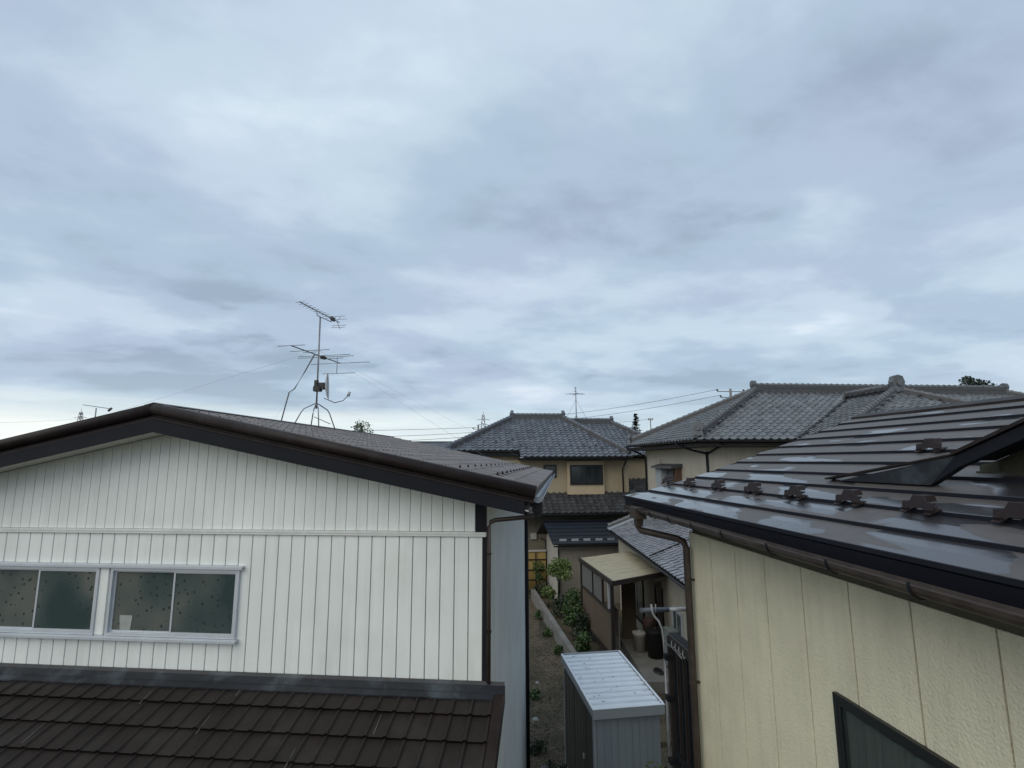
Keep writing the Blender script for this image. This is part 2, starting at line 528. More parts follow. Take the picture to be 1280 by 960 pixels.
def ground_mat():
    m = bpy.data.materials.new('gravelly_earth')
    m.use_nodes = True
    t = m.node_tree
    b = t.nodes['Principled BSDF']
    geo = t.nodes.new('ShaderNodeNewGeometry')
    n_a = t.nodes.new('ShaderNodeTexNoise')
    n_a.inputs['Scale'].default_value = 0.9
    n_a.inputs['Detail'].default_value = 8
    n_b = t.nodes.new('ShaderNodeTexVoronoi')
    n_b.inputs['Scale'].default_value = 26
    t.links.new(geo.outputs['Position'], n_a.inputs['Vector'])
    t.links.new(geo.outputs['Position'], n_b.inputs['Vector'])
    rp_ = t.nodes.new('ShaderNodeValToRGB')
    r = rp_.color_ramp
    r.elements[0].position = 0.38
    r.elements[0].color = (0.044, 0.038, 0.024, 1)
    r.elements[1].position = 0.62
    r.elements[1].color = (0.095, 0.076, 0.048, 1)
    t.links.new(n_a.outputs[0], rp_.inputs[0])
    mr = t.nodes.new('ShaderNodeMapRange')
    mr.inputs['To Min'].default_value = 0.45
    mr.inputs['To Max'].default_value = 1.7
    t.links.new(n_b.outputs['Color'], mr.inputs[0])
    vm = t.nodes.new('ShaderNodeVectorMath')
    vm.operation = 'SCALE'
    t.links.new(rp_.outputs[0], vm.inputs[0])
    t.links.new(mr.outputs[0], vm.inputs['Scale'])
    t.links.new(vm.outputs[0], b.inputs['Base Color'])
    b.inputs['Roughness'].default_value = 0.95
    bp = t.nodes.new('ShaderNodeBump')
    bp.inputs['Strength'].default_value = 0.8
    bp.inputs['Distance'].default_value = 0.02
    t.links.new(n_b.outputs['Distance'], bp.inputs['Height'])
    t.links.new(bp.outputs[0], b.inputs['Normal'])
    return m


M['ground'] = ground_mat()


# ------------------------------------------------------------------ mesh helpers
class MB:
    def __init__(s):
        s.v = []
        s.f = []
        s.smooth = False

    def add(s, vs, fs):
        n = len(s.v)
        s.v.extend([tuple(p) for p in vs])
        s.f.extend([tuple(i + n for i in f) for f in fs])
        return s

    def box(s, x0, x1, y0, y1, z0, z1):
        return s.obox((0, 0, 0), (1, 0, 0), (0, 1, 0), (0, 0, 1), (x0, x1), (y0, y1), (z0, z1))

    def obox(s, O, u, v, n, ur, vr, nr):
        O, u, v, n = Vector(O), Vector(u), Vector(v), Vector(n)
        P = [O + u * a + v * b + n * c for c in nr for b in vr for a in ur]
        F = [(0, 1, 3, 2), (4, 6, 7, 5), (0, 4, 5, 1), (2, 3, 7, 6), (0, 2, 6, 4), (1, 5, 7, 3)]
        return s.add(P, F)

    def prism(s, poly, d):
        """closed prism: polygon (3-D points) pushed by vector d"""
        d = Vector(d)
        k = len(poly)
        P = [Vector(p) for p in poly] + [Vector(p) + d for p in poly]
        F = [tuple(range(k)), tuple(range(2 * k - 1, k - 1, -1))]
        F += [(i, k + i, k + (i + 1) % k, (i + 1) % k) for i in range(k)]
        return s.add(P, F)

    def sheet(s, poly):
        return s.add(poly, [tuple(range(len(poly)))])

    def tube(s, pts, r, n=8, cap=True, taper=None):
        pts = [Vector(p) for p in pts]
        rings = []
        for i, p in enumerate(pts):
            a = pts[max(i - 1, 0)]
            b = pts[min(i + 1, len(pts) - 1)]
            d = (b - a).normalized()
            up = Vector((0, 0, 1)) if abs(d.z) < 0.9 else Vector((1, 0, 0))
            x = d.cross(up).normalized()
            y = x.cross(d)
            rr = r if taper is None else r + (taper - r) * i / (len(pts) - 1)
            rings.append([p + (x * math.cos(t) + y * math.sin(t)) * rr for t in [2 * math.pi * k / n for k in range(n)]])
        P = [q for ring in rings for q in ring]
        F = []
        for i in range(len(pts) - 1):
            for k in range(n):
                F.append((i * n + k, i * n + (k + 1) % n, (i + 1) * n + (k + 1) % n, (i + 1) * n + k))
        if cap:
            F.append(tuple(range(n - 1, -1, -1)))
            F.append(tuple((len(pts) - 1) * n + k for k in range(n)))
        s.smooth = True
        return s.add(P, F)

    def mesh(s, name, m, off=(0, 0, 0)):
        me = bpy.data.meshes.new(name)
        me.from_pydata([(p[0] - off[0], p[1] - off[1], p[2] - off[2]) for p in s.v], [], s.f)
        me.materials.append(M[m] if isinstance(m, str) else m)
        if s.smooth:
            try:
                me.shade_auto = None
            except Exception:
                pass
            me.polygons.foreach_set('use_smooth', [len(f) == 4 for f in s.f])
        me.update()
        return me


COL = sc.collection


def tagit(o, label=None, cat=None, group=None, kind=None):
    if label:
        o['label'] = label
    if cat:
        o['category'] = cat
    if group:
        o['group'] = group
    if kind:
        o['kind'] = kind
    return o


class Thing:
    def __init__(s, name, label, cat, base, rot=0.0, group=None):
        s.base = Vector(base)
        s.rot = rot
        s.o = bpy.data.objects.new(name, None)
        s.o.empty_display_size = 0.2
        COL.objects.link(s.o)
        s.o.location = Matrix.Rotation(rot, 3, 'Z') @ s.base
        s.o.rotation_euler = (0, 0, rot)
        tagit(s.o, label, cat, group)
        s.field = []

    def part(s, name, mb, m, parent=None, label=None, kind=None):
        o = bpy.data.objects.new(name, mb.mesh(name, m, s.base))
        COL.objects.link(o)
        o.parent = parent or s.o
        tagit(o, label, None, None, kind)
        return o

    def inst(s, name, me, mtx, parent=None):
        o = bpy.data.objects.new(name, me)
        COL.objects.link(o)
        o.parent = parent or s.o
        o.matrix_local = Matrix.Translation(-s.base) @ mtx
        return o


def single(name, label, cat, mb, m, base, group=None, kind=None):
    o = bpy.data.objects.new(name, mb.mesh(name, m, base))
    o.location = base
    COL.objects.link(o)
    return tagit(o, label, cat, group, kind)


def frame_mtx(p, u, v, n):
    m = Matrix((u, v, n)).transposed().to_4x4()
    m.translation = p
    return m


def merge_inst(name, me, mtxs):
    """one mesh out of many placements of a small mesh"""
    vs = [v.co.copy() for v in me.vertices]
    fs = [tuple(p.vertices) for p in me.polygons]
    mb = MB()
    for m in mtxs:
        mb.add([m @ v for v in vs], fs)
    return mb


# ---- roof tiles
def pantile_mesh(name, m, w=0.265, l=0.29, step=0.036):
    prof = [(0.0, 0.014), (0.045, 0.0), (0.105, -0.008), (0.160, 0.002), (0.195, 0.032), (0.232, 0.046), (0.268, 0.030)]
    k = w / 0.265
    P = []
    rows = ((l, 0.002, 1.0), (0.004, step, 1.0), (-0.006, step * .62, .95), (0.022, 0.001, .8))
    for (y, dz, kz) in rows:
        P += [(x * k, y, z * k * kz + dz) for x, z in prof]
    n = len(prof)
    F = [(r * n + i, (r + 1) * n + i, (r + 1) * n + i + 1, r * n + i + 1) for r in range(3) for i in range(n - 1)]
    mb = MB()
    mb.add(P, F)
    return mb.mesh(name, m)


def inside(poly, x, y):
    c = False
    j = len(poly) - 1
    for i in range(len(poly)):
        xi, yi = poly[i]
        xj, yj = poly[j]
        if (yi > y) != (yj > y) and x < (xj - xi) * (y - yi) / (yj - yi) + xi:
            c = not c
        j = i
    return c


def roof_face(th, poly, parent, tile_w=0.265, tile_e=0.235, under='noshi', thick=0.05, tiles=True, lift=0.0):
    """poly: 3-D points, first two along the eave from left to right seen from outside"""
    P = [Vector(p) for p in poly]
    u = (P[1] - P[0]).normalized()
    nrm = None
    for i in range(2, len(P)):
        c = u.cross(P[i] - P[0])
        if c.length > 1e-4:
            nrm = c.normalized()
            break
    if nrm.z < 0:
        nrm = -nrm
    v = nrm.cross(u)
    mb = MB()
    mb.prism([p - nrm * 0.004 for p in P], -nrm * thick)
    th.part('roof_deck', mb, under, parent)
    if not tiles:
        return
    q = [((p - P[0]).dot(u), (p - P[0]).dot(v)) for p in P]
    us = [a for a, b in q]
    vs = [b for a, b in q]
    j = 0
    y = -0.03
    while y < max(vs):
        x = min(us) - 0.0
        while x < max(us):
            if inside(q, x + tile_w / 2, y + tile_e / 2 + 0.01) or inside(q, x + tile_w / 2, y + 0.035):
                p = P[0] + u * x + v * y + nrm * lift
                jit = R.uniform(-.003, .003)
                m = frame_mtx(p + nrm * jit, u, v, nrm)
                if R.random() < .5:
                    m = m @ Matrix.Rotation(R.uniform(-.012, .012), 4, 'Z') @ Matrix.Rotation(R.uniform(-.01, .01), 4, 'X')
                th.field.append((m, parent))
            x += tile_w
        y += tile_e
        j += 1


CAMP = Vector((0, 0, H))
CM = cam_o.matrix_world.inverted()


def in_view(p):
    c = CM @ Vector(p)
    return c.z < 0 and abs(c.x / c.z) < 1.02 and abs(c.y / c.z) < 0.77


def lay_tiles(th, me, keep=300, name='tile'):
    Rz = Matrix.Rotation(th.rot, 4, 'Z')
    f = th.field
    f.sort(key=lambda a: ((0 if in_view(Rz @ a[0].translation) else 1), (Rz @ a[0].translation - CAMP).length))
    for m, par in f[:keep]:
        th.inst(name, me, m, par)
    rest = f[keep:]
    by = {}
    for m, par in rest:
        by.setdefault(par.name, (par, []))[1].append(m)
    for par, ms in by.values():
        mb = merge_inst('x', me, ms)
        o = th.part(name, mb, me.materials[0], par, kind='stuff')
    th.field = []


def cap_mesh(name, m, r=0.085, l=0.27):
    """one half-round ridge tile, a little wider at its lower end"""
    n = 7
    P = []
    for (y, rr) in ((0, r * 1.20), (0.045, r * 1.22), (0.050, r), (l, r * 0.94)):
        for k in range(n):
            t = math.pi * k / (n - 1)
            P.append((math.cos(t) * rr, y, math.sin(t) * rr))
    F = []
    for a in range(3):
        for k in range(n - 1):
            F.append((a * n + k, a * n + k + 1, (a + 1) * n + k + 1, (a + 1) * n + k))
    F.append(tuple(range(n - 1, -1, -1)))
    F.append(tuple(3 * n + k for k in range(n)))
    mb = MB()
    mb.add(P, F)
    return mb.mesh(name, m)


def ridge(th, a, b, parent, capme, base_h=0.12, base_w=0.11, step=0.235, pieces=True, base_m='noshi', courses=1):
    """a = low (or near) end, b = high (or far) end of the ridge line on the roof surface"""
    a, b = Vector(a), Vector(b)
    d = (b - a).normalized()
    side = d.cross(Vector((0, 0, 1))).normalized()
    up = side.cross(d).normalized()
    mb = MB()
    hh = base_h / courses
    for i in range(courses):
        ww = base_w - 0.012 * (i % 2) - 0.008 * i
        mb.obox(a, side, d, up, (-ww, ww), (0, (b - a).length), (-0.06 if i == 0 else i * hh + 0.002, (i + 1) * hh - 0.006))
        if i < courses - 1:
            mb.obox(a, side, d, up, (-ww + .02, ww - .02), (0.01, (b - a).length - 0.01), ((i + 1) * hh - 0.006, (i + 1) * hh + 0.002))
    th.part('ridge_course', mb, base_m, parent)
    L = (b - a).length
    n = int(L / step)
    ms = []
    for i in range(n):
        ms.append(frame_mtx(a + d * (i * L / n) + up * (base_h - 0.01), side, d, up))
    if pieces:
        for m in ms:
            th.inst('ridge_tile', capme, m, parent)
    else:
        th.part('ridge_tile', merge_inst('r', capme, ms), capme.materials[0], parent, kind='stuff')


def onigawara(th, p, d, parent, s=1.0, name='ridge_end_ornament', m='tile_ridge'):
    """rounded end plate with a boss; d = the way it faces"""
    d = Vector(d).normalized()
    side = d.cross(Vector((0, 0, 1))).normalized()
    p = Vector(p)
    prof = [(-.17, -.18), (-.13, .0), (-.17, .12), (-.12, .26), (0, .30), (.12, .26), (.17, .12), (.13, .0), (.17, -.18), (.06, -.13), (-.06, -.13)]
    mb = MB()
    mb.prism([p + side * x * s + Vector((0, 0, z * s)) for x, z in prof], -d * 0.14 * s)
    mb.tube([p + Vector((0, 0, .1 * s)), p + d * .05 * s + Vector((0, 0, .1 * s))], .085 * s, 10)
    mb.smooth = False
    return th.part(name, mb, m, parent)


def window(th, O, u, n, w, h, mats=('dark_frame', 'glass_dark'), fr=0.045, dep=0.06, sashes=2, sill=None, parent=None, name='window', label=None):
    """sliding window on a wall: O = lower left on the wall face, u along, n outward"""
    O, u, n = Vector(O), Vector(u), Vector(n)
    z = Vector((0, 0, 1))
    f = MB()
    f.obox(O, u, z, n, (0, w), (0, fr), (0.002, dep))
    f.obox(O, u, z, n, (0, w), (h - fr, h), (0.002, dep))
    f.obox(O, u, z, n, (0, fr), (fr, h - fr), (0.002, dep))
    f.obox(O, u, z, n, (w - fr, w), (fr, h - fr), (0.002, dep))
    fo = th.part(name, f, mats[0], parent, label)
    iw = w - 2 * fr
    for i in range(sashes):
        a = fr + iw * i / sashes
        b = fr + iw * (i + 1) / sashes
        if i:
            a -= fr * .3
        else:
            b += fr * .3
        s_ = MB()
        d0 = 0.012 + 0.018 * (i % 2)
        t = fr * 0.7
        s_.obox(O, u, z, n, (a, a + t), (fr + .002, h - fr - .002), (d0, d0 + .016))
        s_.obox(O, u, z, n, (b - t, b), (fr + .002, h - fr - .002), (d0, d0 + .016))
        s_.obox(O, u, z, n, (a + t, b - t), (fr + .002, fr + t), (d0, d0 + .016))
        s_.obox(O, u, z, n, (a + t, b - t), (h - fr - t, h - fr - .002), (d0, d0 + .016))
        th.part('sash', s_, mats[0], fo)
        g = MB()
        g.obox(O, u, z, n, (a + t * .6, b - t * .6), (fr + t * .6, h - fr - t * .6), (d0 + .005, d0 + .009))
        th.part('pane', g, mats[1], fo)
    return fo


# ------------------------------------------------------------------ ground
g = MB()
g.sheet([(-3000, -200, 0), (3000, -200, 0), (3000, 5000, 0), (-3000, 5000, 0)])
single('ground', 'dark gravelly earth between the houses', None, g, 'ground', (0, 0, 0), kind='structure')

# raised garden soil behind the curb wall
g = MB()
g.prism([(3.30, 11.5, 0.10), (6.3, 11.5, 0.10), (6.3, 24.2, 0.10), (3.10, 24.2, 0.10)], (0, 0, -0.3))
single('garden_soil', 'dark planting soil behind the low concrete wall', None, g, 'ground', (3.3, 11.5, 0), kind='structure')

# stones strewn over the lane
pb = MB()
for i in range(5200):
    y = R.uniform(7.0, 24.0) if i % 3 else R.uniform(7.5, 14)
    x0 = 0.15 + (y - 7) * 0.19
    x = R.uniform(x0 - .6, min(3.2, 2.9 + .02 * y))
    s_ = R.uniform(.010, .026) * (1.7 if R.random() < .05 else 1)
    a = R.uniform(0, 6.28)
    P = [(x + math.cos(a + k * 2.09) * s_ * R.uniform(.7, 1.2), y + math.sin(a + k * 2.09) * s_ * R.uniform(.7, 1.2), 0.001) for k in range(3)]
    P.append((x, y, s_ * .9))
    pb.add(P, [(0, 1, 3), (1, 2, 3), (2, 0, 3)])
M['pebble'] = mat('lane_pebble', (0.105, 0.095, 0.072), 0.9, 0.3, 9, island=0.65)
single('gravel', 'small stones scattered along the narrow lane', None, pb, 'pebble', (1.5, 12, 0), kind='stuff')


# ================================================================== LEFT: white sided house
LA = math.radians(-10.95)
wh = Thing('white_sided_house', 'white sided house with dark gable edge, slider windows and brown tiled lean-to roof in front', 'house', (-4.02, 7.5, 0), LA)
AX, ZT, SL = -4.02, 6.58, 0.213     # ridge position, top of roof at the gable, slope
Y0, Y1 = 4.66, 11.7                 # gable overhang to far verge
WY = 5.04                           # front of the siding
XR, XL = -0.776, -7.264


def ztop(x):
    return ZT - SL * abs(x - AX)


def zsof(x):
    return 6.325 - 0.21 * abs(x - AX)


b = MB()
b.prism([(XL, WY + .035, 0), (XR - .012, WY + .035, 0), (XR - .012, WY + .035, zsof(XR) - .01), (AX, WY + .035, 6.31), (XL, WY + .035, zsof(XL) - .01)], (0, 5.19, 0))
wall = wh.part('wall', b, 'groove')
# lower boards around the windows
WZ0, WZ1 = 4.29, 4.955
WINX = [(-6.10, -4.735), (-4.605, -3.222)]
zb, zl = 3.985, 5.275
pitch = 0.1375
x = XR - 0.012
cache = {}


def board(w_, h_, name='board', m='siding', x_=0, y_=0, z_=0, par=None):
    key = (round(w_, 4), round(h_, 3), m)
    if key not in cache:
        q = MB()
        c = 0.0035
        P = [(0, .02, 0), (w_, .02, 0), (w_ - c * 0, c, 0), (w_ - c, 0, 0), (c, 0, 0), (0, c, 0)]
        q.prism(P, (0, 0, h_))
        cache[key] = q.mesh(name, m)
    wh.inst(name, cache[key], Matrix.Translation((x_, y_, z_)), par)


while x > -7.2:
    x1 = x
    x0 = x - (pitch - 0.0075)
    lo = x0
    mid = (x0 + x1) / 2
    if mid < WINX[1][1] - 0.0 and mid > -6.12:
        board(x1 - x0, WZ0 - 0.01 - zb, x_=x0, y_=WY, z_=zb, par=wall)
        board(x1 - x0, zl - WZ1 - 0.022, x_=x0, y_=WY, z_=WZ1 + 0.022, par=wall)
    else:
        board(x1 - x0, zl - zb, x_=x0, y_=WY, z_=zb, par=wall)
    x -= pitch
# gable boards, tops cut to the slope
up_p = 0.1085
x = -0.862
while x > -7.2:
    x0 = x - (up_p - 0.0052)
    q = MB()
    zz0, zz1 = zsof(x0) - .004, zsof(x) - .004
    q.prism([(x0, WY + .008, 5.325), (x, WY + .008, 5.325), (x, WY + .008, zz1), (x0, WY + .008, zz0)], (0, .02, 0))
    if abs(x0 - AX) > 0 and x0 < AX < x:
        q = MB()
        q.prism([(x0, WY + .008, 5.325), (x, WY + .008, 5.325), (x, WY + .008, zz1), (AX, WY + .008, 6.318), (x0, WY + .008, zz0)], (0, .02, 0))
    wh.part('gable_board', q, 'siding', wall)
    x -= up_p
b = MB()
b.box(XL, -0.752, WY - .022, WY + .03, 5.280, 5.322)
b.box(XL, -0.752, WY - .028, WY - .0225, 5.302, 5.3215)
wh.part('belt_trim', b, 'trim_white', wall)
b = MB()
b.box(-0.852, -0.752, WY - .018, WY + .055, 5.325, zsof(-.8) - .012)
wh.part('corner_post', b, 'black', wall)
b = MB()
b.box(-0.783, -0.752, WY - .012, WY + .05, 3.97, 5.278)
wh.part('corner_trim', b, 'black', wall)
# ribbed side wall
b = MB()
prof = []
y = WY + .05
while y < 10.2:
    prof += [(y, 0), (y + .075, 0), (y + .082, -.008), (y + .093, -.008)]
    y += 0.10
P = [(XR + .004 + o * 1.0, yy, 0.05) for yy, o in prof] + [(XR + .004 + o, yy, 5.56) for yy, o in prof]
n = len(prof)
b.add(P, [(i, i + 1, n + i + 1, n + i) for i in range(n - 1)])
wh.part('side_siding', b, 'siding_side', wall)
b = MB()
b.tube([(-.735, 10.2, 5.45), (-.735, 10.2, 0.02)], .034, 8)
wh.part('rear_downpipe', b, 'black', wall)

# windows
b = MB()
b.box(-6.14, -3.185, WY - .045, WY + .02, WZ1 + .000, WZ1 + .020)
b.box(-6.14, -3.185, WY - .050, WY - .0445, WZ1 - .012, WZ1 + .012)
wh.part('window_hood', b, 'alu', wall)
b = MB()
b.box(-6.14, -3.200, WY - .055, WY + .02, WZ0 - .030, WZ0 - .004)
b.box(-6.14, -3.200, WY - .060, WY - .0545, WZ0 - .036, WZ0 - .012)
wh.part('window_sill', b, 'alu', wall)
b = MB()
b.box(-4.733, -4.640, WY - .016, WY + .02, WZ0, WZ1 - .014)
wh.part('mullion_post', b, 'siding', wall)
b = MB()
b.box(-4.639, -4.607, WY + .004, WY + .02, WZ0, WZ1 - .014)
wh.part('mullion_reveal', b, 'trim_white', wall)
for k, (a, c) in enumerate(WINX):
    window(wh, (a, WY + .028, WZ0 + .0), (1, 0, 0), (0, -1, 0), c - a, WZ1 - WZ0 - .016, ('alu', 'flower_glass'), 0.026, 0.058, 2, parent=wall)
# room depth behind the glass: a pale tub and brown boxes on the inner ledge
b = MB()
b.box(-4.50, -4.36, WY + .0295, WY + .0335, WZ0 + .055, WZ0 + .20)
single('plastic_tub', 'pale tub standing blurred behind the right hand printed glass window', 'tub', MB().prism(
    [Matrix.Rotation(LA, 3, 'Z') @ Vector(p) for p in [(-4.47, WY + .0005, WZ0 + .045), (-4.36, WY + .0005, WZ0 + .045), (-4.345, WY + .0005, WZ0 + .185), (-4.485, WY + .0005, WZ0 + .185)]],
    Matrix.Rotation(LA, 3, 'Z') @ Vector((0, .02, 0))), 'tub', Matrix.Rotation(LA, 3, 'Z') @ Vector((-4.42, WY, WZ0 + .03)))

# roof
roof = MB()
for sgn in (1, -1):
    e = AX + sgn * 3.76
    roof.prism([(AX, Y0 + .02, ztop(AX) - .035), (e, Y0 + .02, ztop(e) - .035), (e, Y1, ztop(e) - .035), (AX, Y1, ztop(AX) - .035)], (0, 0, -.07))
ro = wh.part('roof', roof, 'brown_roof_up')
b = MB()
for sgn in (1, -1):
    e = AX + sgn * 3.70
    b.prism([(AX + sgn * .0, Y0 + .035, zsof(AX) - .0), (e, Y0 + .035, zsof(e)), (e, WY + .0, zsof(e)), (AX, WY + .0, zsof(AX))], (0, 0, .01))
    b.prism([(AX + sgn * 3.23, WY, zsof(AX + sgn * 3.23) + .03), (e, WY, zsof(e) + .03), (e, Y1 - .05, zsof(e) + .03), (AX + sgn * 3.23, Y1 - .05, zsof(AX + sgn * 3.23) + .03)], (0, 0, .01))
wh.part('soffit', b, 'soffit', ro)


def metal_tile_mesh(name, m, w_=0.15, l=0.26, lip=.030, cut=.016):
    P = []
    prof = [(0.0, .004), (.012, .0), (w_ * .45, .003), (w_ - .042, .0), (w_ - .031, .013), (w_ - .014, .017), (w_ - .002, .005)]
    for (yy, dz) in ((0.0, lip), (l, .002)):
        P += [(xx, yy, zz + dz) for xx, zz in prof]
    P += [(xx, cut, zz * .5 + .002) for xx, zz in prof]
    n_ = len(prof)
    F = [(i, i + 1, n_ + i + 1, n_ + i) for i in range(n_ - 1)] + [(2 * n_ + i, 2 * n_ + i + 1, i + 1, i) for i in range(n_ - 1)]
    q = MB()
    q.add(P, F)
    return q.mesh(name, m)


mt_up = metal_tile_mesh('tile', 'brown_roof_up', lip=.014, cut=-.003)
cs = math.cos(math.atan(SL))
sn = math.sin(math.atan(SL))
ms = []
for sgn in (1, -1):
    u = Vector((0, sgn, 0))
    v = Vector((-sgn * cs, 0, sn))
    nn = u.cross(v)
    e = AX + sgn * 3.78
    for r_ in range(16):
        for c_ in range(47):
            yb = (Y0 + .02 + c_ * .15) if sgn > 0 else (Y0 + .02 + (c_ + 1) * .15)
            p = Vector((e, yb, ztop(e) - .03)) + v * (r_ * .24)
            ms.append(frame_mtx(p, u, v, nn))
wh.part('tile', merge_inst('t', mt_up, ms), 'brown_roof_up', ro, kind='stuff')
b = MB()
for sgn in (1, -1):
    b.prism([(AX, Y0, ZT - .005), (AX + sgn * .10, Y0, ZT - .03), (AX + sgn * .10, Y1, ZT - .03), (AX, Y1, ZT - .005)], (0, 0, .012))
wh.part('ridge_cap', b, 'brown_metal', ro)
for sgn, nm in ((1, 'verge_roll'), (-1, 'verge_roll')):
    e = AX + sgn * 3.77
    b = MB()
    b.tube([(AX, Y0 + .015, ZT - .055), (e, Y0 + .015, ztop(e) - .055)], .058, 12)
    wh.part(nm, b, 'brown_metal', ro)
    b = MB()
    for (o0, o1, yy) in ((.108, .133, .030), (.136, .158, .018)):
        b.prism([(AX, Y0 + yy, ZT - o0), (e - sgn * .02, Y0 + yy, ztop(e - sgn * .02) - o0), (e - sgn * .02, Y0 + yy, ztop(e - sgn * .02) - o1), (AX, Y0 + yy, ZT - o1)], (0, .03, 0))
    wh.part('rake_molding', b, 'brown_metal', ro)
    b = MB()
    e2 = AX + sgn * 3.67
    b.prism([(AX, Y0 + .010, ZT - .161), (e2, Y0 + .010, ztop(e2) - .161), (e2, Y0 + .010, ztop(e2) - .275), (AX, Y0 + .010, ZT - .285)], (0, .026, 0))
    wh.part('bargeboard', b, 'bargeboard', ro)
# right eave fascia, gutter
e = AX + 3.76
b = MB()
b.box(e - .06, e - .035, Y0 + .05, Y1 - .02, ztop(e) - .19, ztop(e) - .045)
wh.part('eave_fascia', b, 'black', ro)


def half_gutter(th, a, bpt, r, m, parent, name='gutter', side=(1, 0, 0), rim=True):
    a, bpt = Vector(a), Vector(bpt)
    side = Vector(side)
    P = []
    n_ = 9
    for p in (a, bpt):
        for rr in (r, r - .006):
            for k in range(n_):
                t_ = math.pi + math.pi * k / (n_ - 1)
                P.append(p + side * math.cos(t_) * rr + Vector((0, 0, math.sin(t_) * rr)))
    F = []
    for k in range(n_ - 1):
        F.append((k, k + 1, 2 * n_ + k + 1, 2 * n_ + k))
        F.append((n_ + k, 3 * n_ + k, 3 * n_ + k + 1, n_ + k + 1))
    F += [(0, 2 * n_, 3 * n_, n_), (n_ - 1, 2 * n_ - 1, 4 * n_ - 1, 3 * n_ - 1)]
    F += [tuple(range(n_)), tuple(range(3 * n_ - 1, 2 * n_ - 1, -1))]
    q = MB()
    q.add(P, F)
    return th.part(name, q, m, parent)


gz = ztop(e) - .105
half_gutter(wh, (e + .022, Y0 + .10, gz), (e + .022, Y1 - .02, gz + .03), .055, 'gutter_grey', ro)
b = MB()
b.box(e - .03, e + .06, Y0 + .12, Y0 + .21, gz - .14, gz - .045)
b.box(e - .015, e + .045, Y0 + .135, Y0 + .195, gz - .19, gz - .1401)
wh.part('rain_funnel', b, 'black', ro)
b = MB()
b.tube([(e + .01, Y0 + .165, gz - .17), (e - .04, Y0 + .19, gz - .185), (-.66, WY - .035, gz - .235), (-.705, WY - .03, gz - .255), (-.722, WY - .028, gz - .30), (-.722, WY - .028, 3.985)], .021, 8)
wh.part('downpipe', b, 'pipe_brown', wall)
for z in (5.12, 4.42):
    b = MB()
    b.box(-.752, -.696, WY - .054, WY - .010, z, z + .012)
    wh.part('pipe_clip', b, 'black', wall)
# snow guards on the right slope
gm = MB()
gm.prism([(0, 0, 0), (.035, 0, 0), (.012, 0, .042), (0, 0, .042)], (0, .030, 0))
gm.box(-.01, .10, -.004, .020, -.002, .004)
gme = gm.mesh('snow_guard', 'guard')
for (xx, ya, k) in ((-1.02, 5.0, 15), (-.68, 5.25, 14)):
    for i in range(k):
        yy = ya + .44 * i
        if yy < Y1 - .2:
            wh.inst('snow_guard', gme, Matrix.Translation((xx, yy, ztop(xx) - .008)) @ Matrix.Rotation(math.atan(SL), 4, 'Y') @ Matrix.Diagonal((.8, .8, .7, 1)), ro)

# lean-to roof in front
S2 = 0.40
lz = lambda y: 3.925 - S2 * (5.0 - y)
b = MB()
b.prism([(-9.5, 5.03, lz(5.03) - .03), (-.60, 5.03, lz(5.03) - .03), (-.60, 3.0, lz(3.0) - .03), (-9.5, 3.0, lz(3.0) - .03)], (0, 0, -.08))
lr = wh.part('lean_to_roof', b, 'brown_roof')
mt = metal_tile_mesh('tile', 'brown_roof', 0.168, .262)
th2 = math.atan(S2)
u = Vector((1, 0, 0))
v = Vector((0, math.cos(th2), math.sin(th2)))
nn = u.cross(v)
rest = []
for r_ in range(8):
    yb = 4.745 - .236 * (r_ - 0) if r_ else 4.745
    for c_ in range(52):
        xb = -.823 - c_ * .168
        p = Vector((xb, yb, lz(yb) - .018))
        m = frame_mtx(p, u, v, nn)
        Rz = Matrix.Rotation(LA, 3, 'Z')
        if r_ < 5 and in_view(Rz @ p):
            wh.inst('tile', mt, m, lr)
        else:
            rest.append(m)
wh.part('tile', merge_inst('t', mt, rest), 'brown_roof', lr, kind='stuff')
for (xx, yy) in ((-1.62, 4.62), (-2.22, 4.30), (-1.86, 4.86), (-3.15, 4.55), (-3.9, 4.80), (-4.6, 4.40), (-3.05, 4.92)):
    b = MB()
    p0_, p1_ = Vector((xx, yy - .10, lz(yy - .10) + .012)), Vector((xx, yy + .09, lz(yy + .09) + .004))
    b.tube([p0_, p1_], .0035, 5)
    wh.part('sealant_line', b, 'flash_pale', lr)
b = MB()
b.prism([(-.655, 5.03, lz(5.03) + .022), (-.570, 5.03, lz(5.03) + .022), (-.570, 2.98, lz(2.98) + .022), (-.655, 2.98, lz(2.98) + .022)], (0, 0, -.14))
wh.part('verge_trim', b, 'brown_metal', lr)
b = MB()
b.prism([(-9.5, WY - .010, 3.99), (-9.5, WY - .016, 3.99), (-9.5, 5.005, 3.966), (-9.5, 4.940, 3.934), (-9.5, 4.935, 3.905), (-9.5, WY - .010, 3.90)], (8.925, 0, 0))
b.prism([(-9.5, 4.933, 3.922), (-9.5, 4.933, 3.900), (-9.5, 4.885, 3.884), (-9.5, 4.885, 3.897)], (8.84, 0, 0))
wh.part('wall_flashing', b, 'flashing', lr)
b = MB()
b.box(-9.2, -.78, 3.45, WY + .03, 0, 3.22)
wh.part('lean_to_wall', b, 'siding_side')

